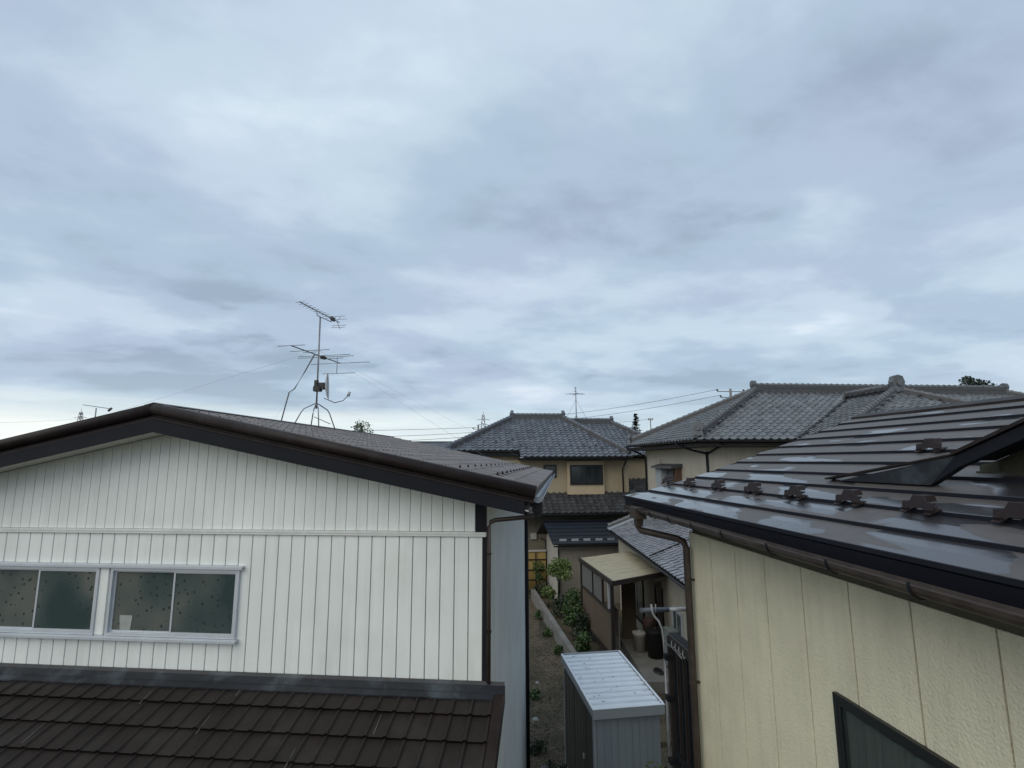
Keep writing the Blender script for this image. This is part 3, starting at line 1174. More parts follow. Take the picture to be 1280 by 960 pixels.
# ================================================================== aerial on the white house ridge
Rz = Matrix.Rotation(LA, 3, 'Z')
an = Thing('tv_aerial', 'tall rooftop aerial mast with two yagi arrays and small dish on the brown ridge', 'aerial', (-3.95, 7.84, 6.50), LA)
hub = Vector((-3.93, 7.84, 6.90))
b = MB()
b.tube([hub - Vector((0, 0, .06)), (-3.945, 7.84, 8.36)], .014, 8)
an.part('mast', b, 'steel')
for dx, dy in ((-.22, -.22), (-.14, .14), (.14, -.18), (.20, .22)):
    b = MB()
    x, y = hub.x + dx * 1.1, hub.y + dy * 1.1
    b.tube([hub + Vector((0, 0, .03)), hub + Vector((dx * .2, dy * .2, 0)), hub + Vector((dx * .62, dy * .62, -.07)), hub + Vector((dx * .75, dy * .75, -.13)), (x, y, ztop(x) + .0)], .009, 6)
    an.part('leg', b, 'steel')
b = MB()
b.tube([hub + Vector((.02, -.10, -.20)), hub + Vector((.20, .10, -.30))], .006, 6)
an.part('leg_brace', b, 'steel')


def yagi(th, name, tip, end, elems, rb, re, z, parent=None):
    tip, end = Vector((*tip, z)), Vector((*end, z))
    d = (end - tip)
    q = MB()
    q.tube([tip, end], rb, 6)
    boom = th.part(name, q, 'steel')
    s_ = d.normalized().cross(Vector((0, 0, 1)))
    for (t_, h_, dz) in elems:
        q = MB()
        c = tip + d * t_ + Vector((0, 0, dz))
        q.tube([c - s_ * h_, c + s_ * h_], re, 5)
        th.part('element', q, 'steel', boom)
    return boom, tip, d, s_


# positions on the mast frame (lane frame rotated with the house)
def toL(p):
    return (Rz.inverted() @ Vector(p))


def rayz(u_, v_, z):
    r_ = cam_o.matrix_world.to_3x3() @ Vector(((u_ - 640) / 640, (480 - v_) / 640, -1))
    return CAMP + r_ * ((z - H) / r_.z)


ut, ue = toL(rayz(374, 377, 8.42)), toL(rayz(424, 403, 8.42))
boomu, t0, dU, sU = yagi(an, 'uhf_boom', ut[:2], ue[:2], [(.02 + i * .083, .075 + .002 * i, 0) for i in range(10)], .008, .0045, 8.42)
for dz, h_ in ((.10, .13), (.055, .14), (-.055, .14), (-.10, .13)):
    q = MB()
    c = t0 + dU * (1.0 - abs(dz) * .6 + .03) + Vector((0, 0, dz))
    q.tube([c - sU * h_, c + sU * h_], .0045, 5)
    an.part('reflector_rod', q, 'steel', boomu)
q = MB()
q.tube([t0 + dU * 1.03 + Vector((0, 0, -.11)), t0 + dU * .93, t0 + dU * 1.03 + Vector((0, 0, .11))], .005, 5)
an.part('reflector_arm', q, 'steel', boomu)
q = MB()
c = t0 + dU * .82
q.obox(c, dU.normalized(), sU, Vector((0, 0, 1)), (-.05, .05), (-.02, .02), (-.03, .03))
an.part('feed_box', q, 'black_plastic', boomu)
q = MB()
q.tube([t0 + dU * .40, t0 + dU * .42 + Vector((0, 0, -.07)), Vector((-3.945, 7.84, 8.36)), t0 + dU * .78 + Vector((0, 0, -.06)), t0 + dU * .80], .007, 6)
an.part('boom_stay', q, 'steel', boomu)
vt, ve = toL(rayz(364, 432, 7.76)), toL(rayz(425, 454, 7.76))
boomv, t1, dV, sV = yagi(an, 'vhf_boom', vt[:2], ve[:2], [(0.0, .23, 0), (.26, .27, 0), (.34, .12, .0), (.62, .48, 0), (.64, .48, .035), (1.0, .58, 0), (.98, .32, -.19), (.92, .33, .10), (.40, .30, .05), (.80, .22, .03)], .010, .0055, 7.76)
q = MB()
c = t1 + dV * .97
q.tube([c + Vector((-.03, 0, -.19)), c + Vector((-.03, 0, .10))], .006, 5)
an.part('spacer_rod', q, 'steel', boomv)
q = MB()
c = t1 + dV * .62
q.obox(c, dV.normalized(), sV, Vector((0, 0, 1)), (-.06, .06), (-.025, .025), (-.03, .02))
an.part('feed_box', q, 'black_plastic', boomv)
# dish, seen almost edge on
q = MB()
c = Vector((-3.80, 7.84, 7.20))
ax = Vector((.93, .36, .06)).normalized()
s1 = ax.cross(Vector((0, 0, 1))).normalized()
s2 = s1.cross(ax)
rings = []
for (rr, dd) in ((.0, .0), (.07, .006), (.13, .018), (.19, .040), (.205, .046)):
    rings.append([c + ax * dd + (s1 * math.cos(t) + s2 * math.sin(t) * 1.05) * max(rr, .002) for t in [2 * math.pi * k / 18 for k in range(18)]])
P = [p for r_ in rings for p in r_]
F = [(i * 18 + k, i * 18 + (k + 1) % 18, (i + 1) * 18 + (k + 1) % 18, (i + 1) * 18 + k) for i in range(4) for k in range(18)]
q.add(P, F)
q.add([p - ax * .006 for p in P], [f[::-1] for f in F])
q.smooth = True
dish = an.part('dish', q, 'dish')
q = MB()
q.tube([c - s2 * .19 - ax * .02, c + ax * .14 - s2 * .27, c + ax * .27 - s2 * .24, c + ax * .36 - s2 * .15], .008, 6)
an.part('feed_arm', q, 'steel', dish)
q = MB()
q.tube([c + ax * .35 - s2 * .17, c + ax * .375 - s2 * .10], .024, 8)
an.part('feed_horn', q, 'steel_light', dish)
q = MB()
q.box(-3.98, -3.87, 7.79, 7.89, 7.12, 7.20)
q.box(-3.90, -3.81, 7.81, 7.87, 7.15, 7.26)
q.box(-3.97, -3.92, 7.80, 7.86, 7.20, 7.30)
an.part('mast_clamp', q, 'black_plastic', dish)
q = MB()
q.tube([(-3.99, 7.80, 7.72), (-4.10, 7.75, 7.45), (-4.22, 7.66, 7.14), (-4.27, 7.6, 7.08), (-4.36, 7.54, 6.52)], .009, 6)
an.part('cable', q, 'wire')
top = Vector((-3.945, 7.84, 7.80))
for tgt in ((-7.5, 5.2, ztop(-7.5)), (-.5, 5.6, ztop(-.5)), (-.45, 11.4, ztop(-.45)), (-7.4, 11.4, ztop(-7.4))):
    q = MB()
    q.tube([top, Vector(tgt)], .0011, 4)
    an.part('guy_wire', q, 'guywire')


# ================================================================== RIGHT: cream panelled house
ch = Thing('cream_panel_house', 'cream panel house with wet brown metal roof and snow guards close on the right', 'house', (3.6, 2.5, 0))
WX = 2.42
b = MB()
b.box(WX + .022, 6.5, -2.0, 5.45, 0, 5.30)
cwall = ch.part('wall', b, 'joint')
joints = [5.478, 5.018, 4.558, 4.098, 3.638, 3.178, 2.718, 2.258, 1.798, 1.338, .878, .418, -.042, -.502, -.962, -1.422]
wy0, wy1, wz0, wz1 = 1.70, 3.372, 3.10, 4.512
for i in range(len(joints) - 1):
    a, c = joints[i + 1] + .0055, joints[i] - .0055
    q = MB()
    lo, hi = 0.15, 5.235
    if c <= wy0 or a >= wy1:
        q.prism([(WX, a, lo), (WX, c, lo), (WX, c, hi), (WX, a, hi)], (.02, 0, 0))
    elif a >= wy0 and c <= wy1:
        q.prism([(WX, a, wz1), (WX, c, wz1), (WX, c, hi), (WX, a, hi)], (.02, 0, 0))
        q.prism([(WX, a, lo), (WX, c, lo), (WX, c, wz0), (WX, a, wz0)], (.02, 0, 0))
    elif c > wy1:
        q.prism([(WX, a, wz1), (WX, wy1, wz1), (WX, wy1, wz0), (WX, a, wz0), (WX, a, lo), (WX, c, lo), (WX, c, hi), (WX, a, hi)], (.02, 0, 0))
    else:
        q.prism([(WX, c, wz1), (WX, wy0, wz1), (WX, wy0, wz0), (WX, c, wz0), (WX, c, lo), (WX, a, lo), (WX, a, hi), (WX, c, hi)], (.02, 0, 0))
    ch.part('wall_panel', q, 'cream', cwall)
q = MB()
q.box(WX + .0, WX + .10, 5.476, 5.49, 0.15, 5.235)
ch.part('corner_flange', q, 'cream', cwall)
fo = window(ch, (WX + .0, wy1, wz0), (0, -1, 0), (-1, 0, 0), wy1 - wy0, wz1 - wz0, ('dark_frame', 'glass_green'), .036, .03, 2, parent=cwall)
q = MB()
n_ = 60
pts = []
for i in range(n_ + 1):
    yy = wy0 + .06 + (wy1 - wy0 - .12) * i / n_
    pts.append((WX + .0135 + .004 * math.sin(i * .9) + .0035 * math.sin(i * 2.3), yy))
P = [(a, y, wz0 + .07) for a, y in pts] + [(a, y, wz1 - .09) for a, y in pts]
q.add(P, [(i, i + 1, n_ + 2 + i, n_ + 1 + i) for i in range(n_)])
ch.part('curtain', q, 'curtain', fo)

# roof courses
ends = [6.36, 6.08, 5.88, 5.74, 5.66, 5.60, 5.55, 5.49, 5.43, 5.39, 5.36, 5.34, 5.33]
X0, Z0, DX, DZ = 2.0, 5.568, .216, .0828
b = MB()
poly = [(X0 + .02, -1.0)] + [(X0 + .02 + k * DX, ends[k] - .03) for k in range(4)] + [(X0 + DX * 3.9, -1.0)]
zz = lambda x: Z0 + (x - X0) * DZ / DX
b.prism([(x, y, zz(x) - .035) for x, y in poly], (0, 0, -.05))
poly = [(X0 + DX * 3.9, 2.70)] + [(X0 + .02 + k * DX, ends[k] - .03) for k in range(4, 12)] + [(X0 + 11 * DX, 1.2), (X0 + DX * 3.9, 1.2)]
b.prism([(x, y, zz(x) - .036) for x, y in poly], (0, 0, -.05))
b.prism([(4.376, 1.2, 6.43), (4.376, 5.33, 6.43), (6.8, 5.33, 5.55), (6.8, 1.2, 5.55)], (0, 0, -.05))
croof = ch.part('roof', b, 'brown_metal')
for k in range(11):
    near = -1.0 if k < 4 else 1.2
    x0, x1 = X0 + k * DX, X0 + (k + 1) * DX + .012
    z0, z1 = Z0 + k * DZ, Z0 + (k + 1) * DZ - .012
    # a course is rolled from several lengths butted end to end
    cuts = [near]
    off = (k * 1.37) % 1.8
    yy = near + .6 + off
    while yy < ends[k] - .7:
        cuts.append(yy)
        yy += 1.82
    cuts.append(ends[k])
    for j in range(len(cuts) - 1):
        a, c = cuts[j] + (.0 if j == 0 else .0), cuts[j + 1] - .0015
        last = j == len(cuts) - 2
        yb_hi = ends[k + 1] if last else c
        q = MB()
        d_ = .018
        seg = 5
        P = []
        for s_ in range(seg + 1):
            t_ = s_ / seg
            ya = a + (c - a) * t_
            yb = a + (yb_hi - a) * t_
            wob = .0012 * math.sin(ya * 5.1 + k)
            P += [(x0 + .022, ya, z0 - .034), (x0 - .006, ya, z0 - .006 + wob), (x0 + .004, ya, z0 + .002 + wob), (x0 + .10, ya + (yb - ya) * .4, z0 + .10 * DZ / DX - .0035 + wob), (x1, yb, z1 - .004)]
        F = []
        for s_ in range(seg):
            for r_ in range(4):
                i0 = s_ * 5 + r_
                F.append((i0, i0 + 5, i0 + 6, i0 + 1))
        if last:
            F.append(tuple(seg * 5 + r_ for r_ in range(5)))
        q.add(P, F)
        ch.part('roof_course', q, 'wet_roof', croof)
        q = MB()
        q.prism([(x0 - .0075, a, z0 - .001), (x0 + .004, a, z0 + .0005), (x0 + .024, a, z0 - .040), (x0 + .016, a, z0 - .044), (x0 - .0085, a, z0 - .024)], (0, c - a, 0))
        ch.part('course_lip_shade', q, 'bargeboard', croof)  # near-black strip paints the shadow line under each rolled course edge
# ridge cap and verge trim
q = MB()
q.prism([(4.30, 1.2, 6.462), (4.376, 1.2, 6.496), (4.46, 1.2, 6.462), (4.46, 1.2, 6.43), (4.30, 1.2, 6.44)], (0, 4.14, 0))
ch.part('ridge_cap', q, 'brown_metal', croof)
q = MB()
for k in range(11):
    a = Vector((X0 + k * DX, ends[k], Z0 + k * DZ))
    c = Vector((X0 + (k + 1) * DX, ends[k + 1], Z0 + (k + 1) * DZ))
    q.prism([a + Vector((0, .002, -.006)), c + Vector((0, .002, -.006)), c + Vector((0, .002, -.12)), a + Vector((0, .002, -.12))], (0, -.018, 0))
ch.part('verge_trim', q, 'brown_metal', croof)
q = MB()
q.prism([(X0 - .012, -1.0, Z0 - .033), (X0 - .012, 6.355, Z0 - .033), (X0 + .004, 6.355, Z0 - .105), (X0 + .004, -1.0, Z0 - .105)], (.018, 0, 0))
ch.part('fascia', q, 'bargeboard', croof)
q = MB()
q.prism([(X0 + .03, -1.0, 5.43), (X0 + .03, 6.25, 5.43), (WX + .4, 6.25, 5.245), (WX + .4, -1.0, 5.245)], (0, 0, .012))
ch.part('soffit', q, 'brown_metal', croof)
cg = half_gutter(ch, (1.955, -1.0, 5.462), (1.955, 6.15, 5.470), .052, 'pipe_rust', croof)
gy = [5.25, 4.76, 4.27, 3.76, 3.18, 2.64, 2.13, 1.6, 1.1, 5.74]
for yy in gy:
    q = MB()
    pts = [Vector((1.955 + .056 * math.cos(t), yy, 5.464 + .056 * math.sin(t))) for t in [math.pi + math.pi * k / 8 for k in range(9)]]
    for k in range(8):
        q.obox(pts[k], (pts[k + 1] - pts[k]).normalized(), (0, 1, 0), (pts[k + 1] - pts[k]).normalized().cross(Vector((0, 1, 0))), (0, (pts[k + 1] - pts[k]).length), (-.006, .006), (-.003, .003))
    q.tube([(1.900, yy, 5.462), (1.900, yy, 5.480)], .006, 6)
    q.smooth = False
    ch.part('gutter_bracket', q, 'black', cg)
q = MB()
q.prism([(1.893, 5.66, 5.475), (2.017, 5.66, 5.475), (2.017, 5.86, 5.475), (1.893, 5.86, 5.475)], (0, 0, -.12))
q.prism([(1.915, 5.69, 5.3549), (1.995, 5.69, 5.3549), (1.985, 5.71, 5.27), (1.925, 5.71, 5.27)], (0, .10, 0))
ch.part('rain_hopper', q, 'pipe_rust', croof)
q = MB()
q.tube([(1.955, 5.76, 5.36), (1.955, 5.76, 5.265), (1.975, 5.75, 5.225), (2.29, 5.50, 5.165), (2.335, 5.445, 5.14), (2.35, 5.42, 5.08), (2.35, 5.42, 0.05)], .036, 10)
ch.part('downpipe', q, 'pipe_rust', cwall)
for z in (4.75, 3.75, 2.75):
    q = MB()
    q.box(2.32, WX - .001, 5.405, 5.435, z, z + .018)
    q.tube([(2.35, 5.42, z - .004), (2.35, 5.42, z + .022)], .040, 10)
    q.smooth = False
    ch.part('pipe_bracket', q, 'pipe_brown', cwall)
# snow guards: bent brown plates on two feet
sg = MB()
hat = [(-.105, .016), (-.105, .046), (-.055, .050), (-.036, .078), (.036, .078), (.055, .050), (.105, .046), (.105, .016), (.044, .012), (.030, .021), (-.030, .021), (-.044, .012)]
T_ = lambda a_, z_, o: (-.012 + z_ * .55 + o, a_, z_)
sg.prism([T_(a_, z_, 0) for a_, z_ in hat], (.005, 0, .002))
sg.prism([T_(-.052, .048, .0055), T_(-.036, .076, .0055), T_(.036, .076, .0055), T_(.052, .048, .0055)], (.055, 0, -.018))
for a_ in (-.080, .080):
    sg.box(-.030, .045, a_ - .022, a_ + .022, .001, .006)
    sg.box(-.010, .000, a_ - .020, a_ + .020, .0061, .020)
sg.box(.030, .085, -.020, .020, .006, .014)
sgm = sg.mesh('snow_guard', 'guard')
tilt = math.atan(DZ / DX)
gpos = [(2.405, 6.02), (2.405, 5.42), (2.405, 4.78), (2.405, 4.18), (2.405, 3.62), (2.405, 3.08), (2.405, 2.575), (2.405, 2.08), (2.405, 1.55), (3.275, 3.36)]
for (xx, yy) in gpos:
    ch.inst('snow_guard', sgm, Matrix.Translation((xx, yy, zz(xx) + .002)) @ Matrix.Rotation(-tilt, 4, 'Y') @ Matrix.Rotation(R.uniform(-.05, .05), 4, 'Z') @ Matrix.Diagonal((1.05, .95, .98, 1)), croof)

# small gable growing out of the roof, close by on the right
q = MB()
q.prism([(2.95, 2.72, 5.85), (2.95, 2.72, 5.962), (2.95, 2.62, 5.989), (2.95, .85, 6.689), (2.95, -.9, 6.1), (2.95, -.9, 5.85)], (1.2, 0, 0))
dorm = ch.part('dormer', q, 'olive')
q = MB()
DXp = 2.70
rake = [(DXp, 3.53, 5.848), (DXp, 2.79, 5.850), (DXp, 2.60, 5.958), (DXp, 2.25, 6.098), (DXp, .80, 6.68), (DXp, .80, 6.74), (DXp, 2.24, 6.165), (DXp, 2.62, 6.015)]
q2 = MB()
q2.prism([rake[0], rake[1], rake[7]], (.045, 0, 0))
ch.part('rake_end_plate', q2, 'flashing', dorm)
q.prism([rake[1], rake[2], rake[3], rake[4], rake[5], rake[6], rake[7]], (.045, 0, 0))
ch.part('rake_board', q, 'bargeboard', dorm)
q = MB()
q.prism([(DXp - .012, 3.66, 5.852), (DXp - .012, 2.64, 6.018), (DXp - .012, 2.62, 6.030), (DXp - .012, 3.66, 5.864)], (.07, 0, 0))
ch.part('rake_flashing', q, 'brown_metal', dorm)
q = MB()
q.prism([(DXp - .014, 2.63, 6.019), (DXp - .014, .80, 6.742), (3.9, .80, 6.742), (3.9, 2.63, 6.019)], (0, 0, .018))
ch.part('dormer_roof', q, 'brown_metal', dorm)
q = MB()
q.prism([(DXp + .046, 2.62, 5.990), (2.949, 2.62, 5.990), (2.949, .85, 6.69), (DXp + .046, .85, 6.69)], (0, 0, .008))
ch.part('dormer_soffit', q, 'black', dorm)
q = MB()
q.box(2.925, 2.949, .2, 2.72, 5.915, 5.930)
q.box(2.938, 2.949, 2.60, 2.608, 5.931, 5.974)
ch.part('base_flashing', q, 'olive', dorm)

# ================================================================== big tiled plaster house
ph = Thing('tiled_plaster_house', 'large beige plaster house under silver grey pantile hip roofs with stacked ridges', 'house', (11, 18.5, 0))
E = 6.62
ct = cap_mesh('ridge_tile', 'tile_ridge', .085)
pt = pantile_mesh('tile', 'tile_light')
RZ = 8.56
A_, B_, C_, D_ = (7.0, 15.0, E), (25.9, 15.0, E), (21.7, 18.6, RZ), (11.15, 18.6, RZ)
F_, G_ = (7.12, 22.2, E), (25.9, 22.2, E)
zm = lambda y: E + (y - 15.0) * (RZ - E) / 3.6
# wing
WXr = 14.5
WE = 10.33
zr = 8.24
yj = 15.0 + (zr - E) / ((RZ - E) / 3.6)
q = MB()
q.box(7.7, 25.1, 15.75, 21.4, 3.2, E - .22)
q.box(11.1, 17.9, 13.9, 15.749, 3.2, E - .22)
pw = ph.part('wall', q, 'plaster')
q = MB()
q.box(7.12, 25.8, 15.1, 22.1, E - .21, E - .10)
q.box(10.43, 18.57, 13.4, 15.099, E - .21, E - .10)
pr = ph.part('roof', q, 'wood_dark')
roof_face(ph, [F_, A_, D_], pr)
roof_face(ph, [A_, (WE, 15.0, E), (WXr, yj, zr), (2 * WXr - WE, 15.0, E), B_, C_, D_], pr, tiles=True)
roof_face(ph, [G_, F_, D_, C_], pr, tiles=False)
roof_face(ph, [B_, G_, C_], pr, tiles=False)
FY = 13.3
wy_n = 15.9
roof_face(ph, [(WE, 15.0, E + .002), (WE, FY, E + .002), (WXr, wy_n, zr), (WXr, yj, zr)], pr)
roof_face(ph, [(WE, FY, E), (2 * WXr - WE, FY, E), (WXr, wy_n, zr)], pr)
roof_face(ph, [(2 * WXr - WE, FY, E + .002), (2 * WXr - WE, 15.0, E + .002), (WXr, yj, zr), (WXr, wy_n, zr)], pr, tiles=True)
lift = .05
L_ = lambda p, d=lift: (p[0], p[1], p[2] + d)
ridge(ph, L_(D_, .02), L_(C_, .02), pr, ct, base_h=.27, base_w=.13, courses=4, pieces=True)
ridge(ph, L_((7.25, 15.22, E + .17)), L_(D_), pr, ct, base_h=.10)
ridge(ph, L_((7.37, 21.98, E + .17)), L_(D_), pr, ct, base_h=.10)
ridge(ph, L_((25.65, 15.22, E + .17)), L_(C_), pr, ct, base_h=.10)
ridge(ph, (WXr, wy_n - .1, zr + .02), (WXr, yj + .1, zr + .02), pr, ct, base_h=.22, base_w=.12, courses=3)
for sx in (-1, 1):
    ridge(ph, (WXr + sx * 3.93, FY + .16, E + .18), (WXr, wy_n, zr + .04), pr, ct, base_h=.10)
# valleys: dark troughs
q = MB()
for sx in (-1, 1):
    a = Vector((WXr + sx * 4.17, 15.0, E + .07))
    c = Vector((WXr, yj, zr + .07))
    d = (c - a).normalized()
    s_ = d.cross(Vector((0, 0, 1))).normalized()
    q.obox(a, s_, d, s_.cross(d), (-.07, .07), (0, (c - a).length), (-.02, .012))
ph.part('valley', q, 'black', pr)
onigawara(ph, (7.10, 15.08, E + .26), (-.55, -.8, 0), pr, .95)
onigawara(ph, (7.22, 22.1, E + .26), (-.7, .7, 0), pr, .8)
onigawara(ph, (11.02, 18.6, RZ + .20), (-1, 0, 0), pr, .9)
onigawara(ph, (21.82, 18.6, RZ + .20), (1, 0, 0), pr, .9)
onigawara(ph, (WXr, wy_n - .2, zr + .17), (0, -1, 0), pr, 1.35)
# round eave-end discs under the left eave read as a scalloped row; gutters below
half_gutter(ph, (6.94, 15.0, E - .02), (7.06, 22.2, E - .02), .055, 'gutter_dark', pr)
half_gutter(ph, (7.05, 14.94, E - .02), (10.3, 14.94, E - .02), .055, 'gutter_dark', pr, side=(0, 1, 0))
q = MB()
q.tube([(6.9, 16.4, E - .10), (7.35, 16.0, E - .32), (7.64, 15.70, E - .42)], .035, 8)
q.tube([(7.9, 15.0, E - .10), (7.85, 15.4, E - .25), (7.66, 15.66, E - .42)], .035, 8)
ph.part('gutter_elbow', q, 'black', pw)
q = MB()
q.tube([(7.64, 15.69, E - .36), (7.64, 15.69, 3.6)], .045, 8)
ph.part('downpipe', q, 'black', pw)
q = MB()
q.tube([(6.95, 21.6, E - .10), (7.45, 21.3, E - .35), (7.64, 21.25, E - .50), (7.64, 21.25, 4.0)], .04, 8)
ph.part('downpipe', q, 'black', pw)
# shuttered window with a little tin hood on the left wall
fo = window(ph, (7.69, 19.55, 4.95), (0, -1, 0), (-1, 0, 0), 1.75, .78, ('rust_brown', 'glass_mid'), .06, .22, 3, parent=pw)
q = MB()
q.prism([(7.68, 19.7, 5.87), (7.30, 19.7, 5.78), (7.27, 19.7, 5.70), (7.68, 19.7, 5.73)], (0, -2.0, 0))
ph.part('hood', q, 'tile_dark', fo)
q = MB()
q.box(7.42, 7.68, 19.05, 19.6, 4.90, 5.70)
ph.part('shutter_box', q, 'shed_trim', fo)
q = MB()
q.tube([(7.60, 19.62, 5.7), (7.60, 19.62, 6.05)], .03, 6)
ph.part('vent_stub', q, 'plaster', fo)
# roof over the ground floor, on the lane side
LE0, LE1 = (6.05, 21.6, 3.20), (5.02, 11.2, 3.20)
LT0, LT1 = (7.9, 21.42, 3.90), (7.9, 10.92, 4.30)
q = MB()
q.prism([(LE0[0] + .05, LE0[1], 3.10), (LE1[0] + .05, LE1[1], 3.10), (7.9, 10.95, 3.9), (7.9, 21.4, 3.6)], (0, 0, -.06))
lo = ph.part('lower_roof', q, 'wood_dark')
lt = pantile_mesh('tile', 'tile_silver')
ph_field_main = ph.field
ph.field = []
# keep the lower roof's plane exact through three of its corners
P0, P1, P2 = Vector(LE0), Vector(LE1), Vector((7.7, 15.9, 4.06))
nn = (P1 - P0).cross(P2 - P0).normalized()


def on_plane(x, y):
    return (x, y, P0.z - (nn.x * (x - P0.x) + nn.y * (y - P0.y)) / nn.z)


roof_face(ph, [LE0, LE1, on_plane(7.72, 10.9), on_plane(7.72, 21.5)], lo)
low_field = ph.field
ph.field = []
dE = (Vector(LE1) - Vector(LE0)).normalized()
upv = nn.cross(dE) if nn.cross(dE).z > 0 else -nn.cross(dE)
for yy in (14.9,):
    t_ = (LE0[1] - yy) / (LE0[1] - LE1[1])
    a = Vector(LE0).lerp(Vector(LE1), t_) + nn * .075
    q = MB()
    q.obox(a, upv, dE, nn, (-.02, 2.1), (-.045, .045), (-.04, .02))
    ph.part('roof_joint', q, 'black', lo)
a = Vector(LE0) + dE * .20 + nn * .02
ridge(ph, a, a + upv * 1.9, lo, ct, base_h=.12, base_w=.10)
q = MB()
q.obox(Vector(LE0), upv, dE, nn, (-.10, 1.9), (.36, .78), (.055, .085))
ph.part('verge_flashing', q, 'gutter_grey', lo)
half_gutter(ph, Vector(LE0) + Vector((-.07, 0, -.05)), Vector(LE1) + Vector((-.07, 0, -.05)), .05, 'gutter_dark', lo)
# ground floor walls
q = MB()
q.prism([(6.35, 21.0, 0), (5.75, 11.6, 0), (7.7, 11.4, 0), (7.9, 21.0, 0)], (0, 0, 3.10))
q.box(6.3, 22.4, 16.2, 21.1, 0, 3.25)
gw = ph.part('lower_wall', q, 'plaster')
uu = Vector((-.6, -9.4, 0)).normalized()
nl = Vector((-9.4, .6, 0)).normalized()


def on_gw(y):
    t = (21.0 - y) / 9.4
    return Vector((6.35 - .6 * t, y, 0))


for (y0, w_, z0, z1, fm, gmx, k) in ((16.45, .75, .35, 2.15, 'dark_frame', 'glass_dark', 1), (14.9, .85, .75, 1.9, 'alu', 'glass_mid', 2), (19.3, 1.5, .45, 2.2, 'dark_frame', 'glass_mid', 2), (13.3, .9, .8, 1.9, 'dark_frame', 'glass_dark', 2)):
    p = on_gw(y0)
    p.z = z0
    window(ph, p, uu, nl, w_, z1 - z0, (fm, gmx), .05, .05, k, parent=gw)
# tiles: the nearest of both roofs one by one, the rest joined
both = sorted([(a, 0) for a in ph_field_main] + [(a, 1) for a in low_field],
              key=lambda a: ((0 if in_view(a[0][0].translation) else 1), (a[0][0].translation - CAMP).length))
r0, r1 = [], []
cnt = 0
for (m, par), k in both:
    vis = in_view(m.translation)
    hidden = False
    if k == 0 and cnt < 300:
        # tiles of the wing that the cream house's roof covers stay in the joined mesh
        c = CM @ m.translation
        px_, py_ = 640 - 640 * c.x / c.z, 480 + 640 * c.y / c.z
        hidden = px_ > 1000 and py_ > 549 - (px_ - 1000) * .45 and px_ < 1068 or px_ > 1068 and py_ > 522 - (px_ - 1068) * .105
    if k == 1 and cnt < 300:
        c = CM @ m.translation
        px_, py_ = 640 - 640 * c.x / c.z, 480 + 640 * c.y / c.z
        hidden = px_ > 862 or py_ < 630 + (px_ - 790) * .3
    if vis and not hidden and cnt < 300:
        ph.inst('tile', lt if k else pt, m, par)
        cnt += 1
    else:
        (r1 if k else r0).append((m, par))
if r0:
    ph.part('tile', merge_inst('t', pt, [m for m, p in r0]), 'tile_light', pr, kind='stuff')
if r1:
    ph.part('tile', merge_inst('t', lt, [m for m, p in r1]), 'tile_silver', lo, kind='stuff')

# ================================================================== tan house at the end of the lane
tn = Thing('tan_house', 'tan house with grey tiled hip roof and dark slider window at the lane end', 'house', (4, 26, 0))
ct2 = cap_mesh('ridge_tile', 'tile_far', .09, .29)
ft = pantile_mesh('tile', 'tile_far', .285, .30, .052)
q = MB()
q.box(-2.0, 8.0, 24.75, 30.4, 0, 6.02)
q.box(-.3, 2.69, 24.9, 30.3, 6.021, 6.35)
tw = tn.part('wall', q, 'tan')
q = MB()
q.box(8.0, 10.9, 27.2, 33, 0, 6.099)
tn.part('rear_wall', q, 'tan')
Ra, Rb = (2.62, 27.6, 8.24), (5.32, 27.6, 8.24)
q = MB()
q.box(-.9, 2.7, 24.5, 30.7, 6.22, 6.40)
q.box(2.62, 7.9, 24.1, 30.9, 6.021, 6.14)
tr = tn.part('roof', q, 'black')
s_ = (8.24 - 6.18) / 3.6
zf = lambda y: 6.18 + (y - 24.0) * s_
roof_face(tn, [(2.75, 24.0, 6.18), (8.05, 24.0, 6.18), Rb, Ra, (2.75, 27.55, zf(27.55))], tr, .285, .25)
roof_face(tn, [(-.80, 24.55, zf(24.55)), (2.75, 24.55, zf(24.55)), (2.75, 27.6, 8.24), (2.62, 27.6, 8.24)], tr, .285, .25)
roof_face(tn, [(8.05, 24.0, 6.18), (8.05, 31.2, 6.18), Rb], tr, .285, .25, tiles=False)
roof_face(tn, [(-.80, 30.9, 6.4), (-.80, 24.55, zf(24.55)), Ra], tr, tiles=False)
roof_face(tn, [(8.05, 31.2, 6.18), (-.8, 31.0, 6.3), Ra, Rb], tr, tiles=False)
ridge(tn, L_(Ra, .0), L_(Rb, .0), tr, ct2, base_h=.24, base_w=.12, courses=2, pieces=False)
ridge(tn, (7.9, 24.15, 6.32), L_(Rb), tr, ct2, base_h=.12, pieces=False)
ridge(tn, (-.72, 24.62, zf(24.62) + .08), L_(Ra), tr, ct2, base_h=.12, pieces=False)
onigawara(tn, (2.50, 27.6, 8.42), (-1, 0, 0), tr, 1.0, m='tile_far')
onigawara(tn, (5.44, 27.6, 8.42), (1, 0, 0), tr, 1.0, m='tile_far')
onigawara(tn, (-.78, 24.5, 6.62), (-.5, -.8, 0), tr, .9, m='tile_far')
half_gutter(tn, (2.75, 23.95, 6.10), (8.05, 23.95, 6.10), .055, 'gutter_dark', tr, side=(0, 1, 0))
half_gutter(tn, (-.8, 24.5, 6.44), (2.70, 24.5, 6.44), .055, 'gutter_dark', tr, side=(0, 1, 0))
